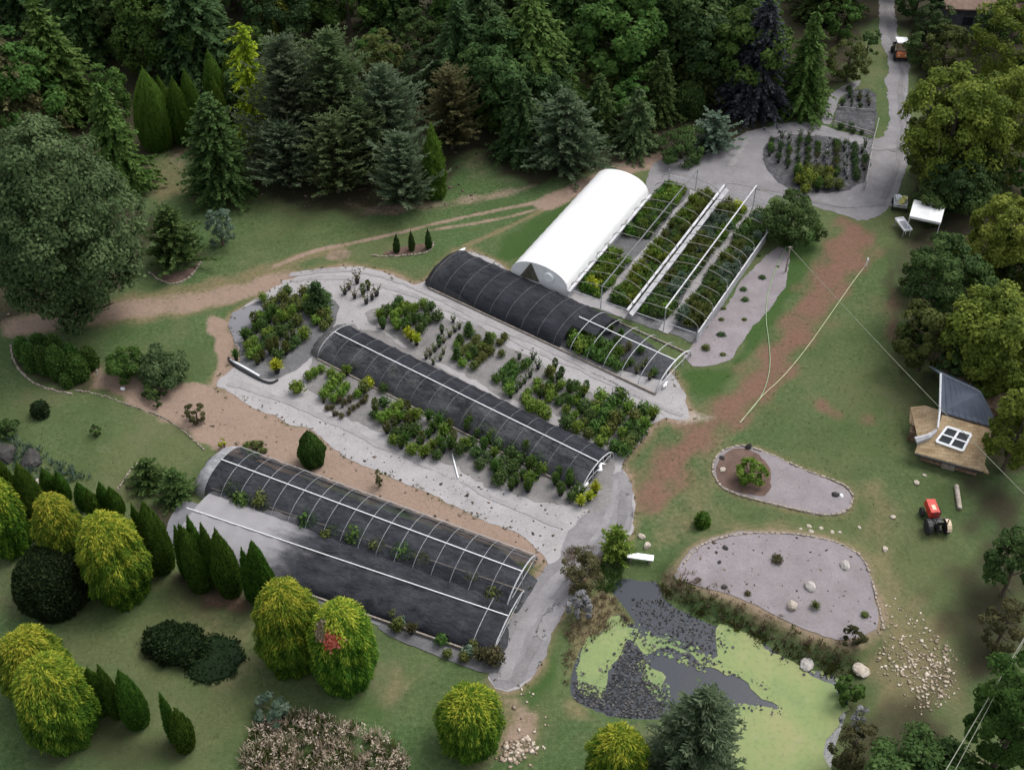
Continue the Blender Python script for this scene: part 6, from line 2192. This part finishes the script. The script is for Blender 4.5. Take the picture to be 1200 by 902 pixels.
def utility_vehicle():
    p = on_ground(1053, 66)
    e = empty('utility_vehicle', p, R(176))
    tag(e, 'small buggy with a tilted white roof on the gravel track at the top', 'buggy')
    for sx in (-1, 1):
        for y in (-.85, .95):
            wheel(e, sx * .62, y, .32, .24, RIMPAINT)
    MB().box((0, .05, .48), (1.15, 2.5, .26)).build('chassis', BLACKPAINT, e)
    hd = MB()
    hd.box((0, 1.05, .78), (1.10, .62, .36), tx=.86, ty=.72)
    hd.box((0, 1.30, .66), (1.14, .20, .22), tx=.9, ty=.7)
    hd.build('hood', ORANGEPAINT, e)
    for sx in (-1, 1):
        MB().lathe([(.02, 0), (.08, .01), (.08, .04), (.03, .05)], 10, 0, Matrix.Translation((sx * .36, 1.36, .78)) @ Matrix.Rotation(R(-90), 4, 'X')).build('headlight', WHITEPAINT, e)
    st = MB()
    st.box((0, .05, .80), (1.05, .50, .14), tx=.95, ty=.92)
    st.box((0, -.22, 1.08), (1.05, .12, .46), rx=.12, tx=.92)
    st.build('seat', RIMPAINT, e)
    bd = MB()
    bd.box((0, -.85, .72), (1.15, .95, .06))
    for sx in (-1, 1):
        bd.box((sx * .56, -.85, .86), (.04, .95, .24))
    for y in (-1.31, -.39):
        bd.box((0, y, .86), (1.08, .04, .24))
    bd.build('cargo_bed', BLACKPAINT, e)
    sw = MB()
    sw.tube([(-.28, .72, .9), (-.28, .48, 1.14)], .022, 5)
    sw.tube([(-.28 + math.cos(a) * .17, .46 + math.sin(a) * .09, 1.16 + math.sin(a) * .14) for a in [q * 6.2832 / 12 for q in range(13)]], .018, 5, caps=False)
    sw.build('steering_wheel', BLACKPAINT, e)
    ps = MB()
    for sx in (-1, 1):
        ps.tube([(sx * .52, .80, .85), (sx * .50, .52, 1.82)], .028, 5)
        ps.tube([(sx * .52, -.38, .85), (sx * .50, -.42, 1.82)], .028, 5)
    ps.tube([(-.5, .52, 1.82), (.5, .52, 1.82)], .028, 5)
    ps.tube([(-.5, -.42, 1.82), (.5, -.42, 1.82)], .028, 5)
    ps.build('roof_posts', BLACKPAINT, e)
    MB().box((0, .05, 1.89), (1.25, 1.45, .08), tx=.95, ty=.95, rx=.05).build('roof', WHITEPAINT, e)


utility_vehicle()


def canopy_tent():
    c = gpt(1081, 268, 0)
    e = empty('canopy_tent', (c[0], c[1], gh(c[0], c[1])), R(-22))
    tag(e, 'small white pitched canopy on four posts at the road bend', 'canopy')
    w, d, hh = 2.7, 2.7, 2.0
    mb = MB()
    mb.slab([(-w / 2, -d / 2, hh), (w / 2, -d / 2, hh), (w / 2, 0, hh + .45), (-w / 2, 0, hh + .45)], .04)
    mb.slab([(w / 2, d / 2, hh), (-w / 2, d / 2, hh), (-w / 2, .002, hh + .45), (w / 2, .002, hh + .45)], .04)
    mb.build('roof_cloth', POLYFILM, e)
    mb = MB()
    for sy in (-1, 1):
        mb.box((0, sy * d / 2, hh - .12), (w, .02, .22))
    mb.build('valance', POLYFILM, e)
    for sx in (-1, 1):
        for sy in (-1, 1):
            MB().tube([(sx * (w / 2 - .06), sy * (d / 2 - .06), 0), (sx * (w / 2 - .06), sy * (d / 2 - .06), hh)], .035, 6).build('post', WHITEPIPE, e)
    c = gpt(1057, 270, 0)
    t = empty('tray_table', (c[0], c[1], gh(c[0], c[1])), R(12))
    tag(t, 'narrow white tray on legs standing left of the white canopy', 'table')
    mb = MB()
    mb.box((0, 0, .70), (.75, 1.9, .05))
    for sx in (-1, 1):
        mb.box((sx * .375, 0, .79), (.04, 1.9, .16))
    for sy in (-1, 1):
        mb.box((0, sy * .93, .79), (.71, .04, .16))
    mb.build('tray', WHITEPAINT, t)
    MB().box((.05, -.1, .745), (.5, 1.2, .03)).build('tray_liner', GREYWALL, t)
    for sx in (-1, 1):
        for sy in (-1, 1):
            MB().box((sx * .32, sy * .82, .34), (.06, .06, .68)).build('leg', STEEL, t)


canopy_tent()


def cart():
    c = gpt(1054, 242, 0)
    e = empty('utility_cart', (c[0], c[1], gh(c[0], c[1])), R(-14))
    tag(e, 'small grey utility cart loaded with yellow and white tubs at the road bend', 'cart')
    mb = MB()
    mb.box((0, 0, .50), (1.15, 1.6, .06))
    for sx in (-1, 1):
        mb.box((sx * .58, 0, .64), (.05, 1.6, .24))
    for sy in (-1, 1):
        mb.box((0, sy * .8, .64), (1.11, .05, .24))
    mb.build('bed', GUTTER, e)
    for sx in (-1, 1):
        for y in (-.5, .55):
            wheel(e, sx * .62, y, .26, .18, GUTTER)
    hb = MB()
    hb.tube([(-.3, -.8, .6), (-.32, -1.3, 1.0), (.32, -1.3, 1.0), (.3, -.8, .6)], .03, 6)
    hb.build('handle', BLACKPAINT, e)
    base = c
    for lab, x, y, mt, r in (('white tub riding at the left of the grey cart', -.25, .35, WHITEPAINT, .26), ('yellow tub riding at the right of the grey cart', .28, .2, YELLOWPLASTIC, .27), ('low yellow tub at the front of the grey cart', .05, -.4, YELLOWPLASTIC, .24)):
        t = MB()
        t.lathe([(r * .8, 0), (r, .38), (r * 1.06, .38), (r * 1.06, .42), (r * .92, .42), (r * .74, .04)], 14)
        a = R(-14)
        o = t.build('tub', mt, None, (c[0] + x * math.cos(a) - y * math.sin(a), c[1] + x * math.sin(a) + y * math.cos(a), gh(c[0], c[1]) + .54))
        tag(o, lab, 'tub')


cart()


def bench():
    p = on_ground(750, 657)
    e = empty('bench', p, R(-10))
    tag(e, 'long white plank bench on the grass at the head of the pond', 'bench')
    MB().box((0, 0, .46), (1.75, .48, .07)).build('seat', WHITEPAINT, e)
    for sx in (-1, 1):
        MB().box((sx * .62, 0, .21), (.10, .40, .42)).build('leg', TIMBER, e)


bench()


def rock(label, px, py, s, mat=ROCK, flat=.7, name='rock'):
    p = on_ground(px, py)
    mb = MB()
    import bmesh
    bm = bmesh.new()
    bmesh.ops.create_icosphere(bm, subdivisions=2, radius=1)
    ph = random.random() * 9
    for v in bm.verts:
        d = np.array(v.co)[None]
        k = 1 + .28 * float(lump(d, ph, 1.5)[0]) + random.uniform(-.05, .05)
        v.co = Vector((v.co.x * k * s * random.uniform(.95, 1.05), v.co.y * k * s * .8, max(v.co.z, -.5) * k * s * flat))
    me = bpy.data.meshes.new(name)
    bm.to_mesh(me)
    bm.free()
    me.materials.append(mat)
    o = obj_me(name, me, None, (p[0], p[1], p[2] + s * .2), random.random() * 6)
    return tag(o, label, 'rock')


rock('long pale grey rock on the raised gravel bed', 949, 688, .42)
rock('tan upright rock on the raised gravel bed', 928, 711, .42, STONE, 1.1)
rock('dark rock near the upper left edge of the raised gravel bed', 850, 642, .22, DARKROCK)
rock('small dark rock below the upper left one on the raised gravel bed', 843, 659, .16, DARKROCK)
rock('dark rock on the left part of the raised gravel bed', 849, 688, .22, DARKROCK)
rock('grey rock near the top right of the raised gravel bed', 990, 663, .40)
rock('dark rock at the right of the oval gravel bed', 979, 580, .28, DARKROCK)
rock('white stone beside the dark rock of the oval gravel bed', 986, 581, .16, WHITEPAINT)
rock('pale stone at the left of the oval gravel bed', 847, 551, .26, STONE)
rock('dark rock at the upper left of the oval gravel bed', 846, 537, .24, DARKROCK)
rock('upright black stone at the top of the oval gravel bed', 877, 525, .26, DARKROCK, 1.5)
rock('pale tan boulder at the pond side tip of the raised gravel bed', 1008, 786, .6, STONE, .5)
rock('pale stone upper of the pair above the white bench', 752, 629, .28, STONE)
rock('pale stone lower of the pair above the white bench', 758, 640, .30, STONE)
rock('grey boulder at the edge of the pond below the bank', 945, 779, .5, ROCK, .5)
rock('tan boulder on the left lawn bank among red mulch', 144, 456, .22, WHITEPAINT)
rock('dark rough boulder at the left edge among emerald columns', 8, 534, .9, DARKROCK)
rock('dark boulder behind the emerald columns near the left edge', 38, 540, .9, DARKROCK)
rock('tan boulder between the golden twins and the emerald columns', 48, 570, .7, STONE)
for i, (px, py, s) in enumerate(((948, 617, .2), (938, 620, .14), (950, 623, .22), (962, 619, .16), (975, 624, .18), (984, 624, .14), (1046, 606, .2), (1037, 644, .24), (1007, 618, .14), (1074, 566, .24), (1083, 557, .16))):
    o = rock('small pale stone lying in the grass between the gravel beds and the tractor', px, py, s, STONE, .5, 'stone')
    o['group'] = 'pale stones in the grass near the tractor'
for i, (px, py) in enumerate(((889, 300), (911, 313), (893, 326), (871, 340), (873, 352), (848, 362), (845, 375), (845, 393), (847, 416), (872, 375))):
    q = on_ground(px, py)
    o = obj_me('stray_weed', plant_mesh('mound', random.choice(['dkgreen', 'deep', 'olive'])), None, (q[0], q[1], q[2] - .05))
    s = random.uniform(.35, .75)
    o.scale = (s * 1.2, s, s * .6)
    tag(o, 'small dark weed on the lilac gravel strip beside the open bays', 'weed', 'weeds on the lilac gravel strip')
for lab, px, py, s in (('weed clump with yellow flowers on the raised gravel bed', 955, 712, .8), ('small green weed at the right of the raised gravel bed', 1013, 721, .6), ('weed clump at the lower end of the lilac gravel strip', 827, 409, .8), ('brown dry weed left of the tan rock on the gravel bed', 876, 696, .5), ('dark scrubby weed in the middle of the raised gravel bed', 910, 657, .9)):
    q = on_ground(px, py)
    o = obj_me('weed', plant_mesh('spiky' if 'flowers' in lab else 'mound', 'olive' if 'dark' not in lab and 'brown' not in lab else 'brownolive'), None, (q[0], q[1], q[2] - .05))
    o.scale = (s, s, s * .7)
    tag(o, lab, 'weed')


def ground_line(name, pts, r, mat, label, cat):
    P = smooth_line([on_ground(*p)[:2] for p in pts], 3)
    mb = MB()
    mb.tube([(p[0], p[1], gh(*p) + r + .03) for p in P], r, 5)
    return tag(mb.build(name, mat, smooth=True), label, cat)


ground_line('hose', [(1014, 312), (1000, 330), (982, 356), (960, 388), (938, 418), (915, 445), (895, 462), (880, 480), (867, 496)], .035, HOSE, 'pale yellow hose stretched straight across the red earth', 'hose')
ground_line('hose', [(922, 288), (908, 318), (899, 345), (897, 375), (901, 400), (903, 430), (897, 455), (888, 472), (869, 493)], .035, GREENHOSE, 'green hose winding down the grass from the gravel strip', 'hose')
p = on_ground(1015, 312)
mb = MB()
mb.box((0, 0, .45), (.10, .10, .9), tx=.8, ty=.8)
mb.box((0, -.07, .70), (.16, .06, .12))
tag(mb.build('water_post', WHITEPAINT, None, p), 'white hydrant post at the top end of the straight pale hose', 'post')
ground_line('pipe', [(530, 533), (533, 545), (537, 561)], .06, WHITEPIPE, 'white pipe lying on the gravel before the middle shade house', 'pipe')
ground_line('pipe', [(270, 423), (285, 431), (304, 442)], .10, WHITEPIPE, 'white pipe along the lower edge of the left plant block', 'pipe')
ground_line('pipe', [(268, 420), (272, 428), (300, 444), (317, 451), (326, 446)], .09, BLACKPAINT, 'black rolled cloth edge under the left plant block', 'roll')
ground_line('log', [(1120, 571), (1122, 585), (1124, 598)], .17, STONE, 'pale log lying in the shaded grass right of the red tractor', 'log')
ground_line('gravel_edge_board', [(872, 492), (866, 496)], .03, TIMBER, 'short stick where the two hoses end on the red earth', 'stick')


def cable(p0, p1, sag, r, label):
    a, b = Vector(p0), Vector(p1)
    pts = []
    for i in range(33):
        t = i / 32
        q = a.lerp(b, t)
        q.z -= sag * 4 * t * (1 - t)
        pts.append(q)
    return tag(MB().tube(pts, r, 5).build('overhead_cable', CABLE, smooth=True), label, 'cable')


q0 = gpt(926, 290, 2.6)
mb = MB()
mb.tube([(0, 0, -.2), (0, 0, 2.7)], [.09, .06], 7)
mb.box((0, 0, 2.62), (.4, .06, .06))
tag(mb.build('cable_post', TIMBER, None, (q0[0], q0[1], gh(q0[0], q0[1]))), 'short timber post holding the overhead cable beside the lilac gravel strip', 'post')
q1 = gpt(1290, 668, 5.5)
cable(q0, q1, .35, .022, 'long sagging overhead cable crossing above the red earth to the cabin')
for d, lab in ((0, 'thicker left overhead cable at the bottom right corner'), (13, 'thinner right overhead cable at the bottom right corner')):
    a = gpt(1050 + d * 1.3, 1000, 9.0)
    b = gpt(1240 - d * .2, 680, 9.0)
    cable(a, b, .15, .030 if d == 0 else .020, lab)


def rail_fence(pts, label, h=.9, step=1.6, rails=2, mat=TIMBER):
    P = [on_ground(*p) for p in pts]
    o = P[0]
    e = empty('rail_fence', o)
    tag(e, label, 'fence')
    for i in range(len(P) - 1):
        a, b = Vector(P[i] - o), Vector(P[i + 1] - o)
        L = (b - a).length
        for k in range(rails):
            z = h * (.5 + .45 * k)
            MB().box(tuple((a + b) / 2 + Vector((0, 0, z))), (L, .05, .12), math.atan2(b.y - a.y, b.x - a.x)).build('rail', mat, e)
        n = max(1, int(L / step))
        for j in range(n + (i == len(P) - 2)):
            c = a.lerp(b, j / n)
            MB().box((c.x, c.y, h / 2), (.10, .10, h), math.atan2(b.y - a.y, b.x - a.x) + .02).build('post', mat, e)


GREYTIMBER = mat_noise('grey_timber', [(.20, .19, .18), (.36, .35, .33)], 4, .9, .3)
rail_fence([(1028, 148), (1022, 172), (1013, 222)], 'grey rail fence along the right side of the road loop plot', mat=GREYTIMBER)
rail_fence([(976, 148), (1000, 155), (1023, 162)], 'low grey rail fence along the lower side of the small fenced plot', .6, mat=GREYTIMBER)
rail_fence([(982, 128), (1026, 132)], 'low grey rail across the middle of the small fenced plot', .5, rails=1, mat=GREYTIMBER)
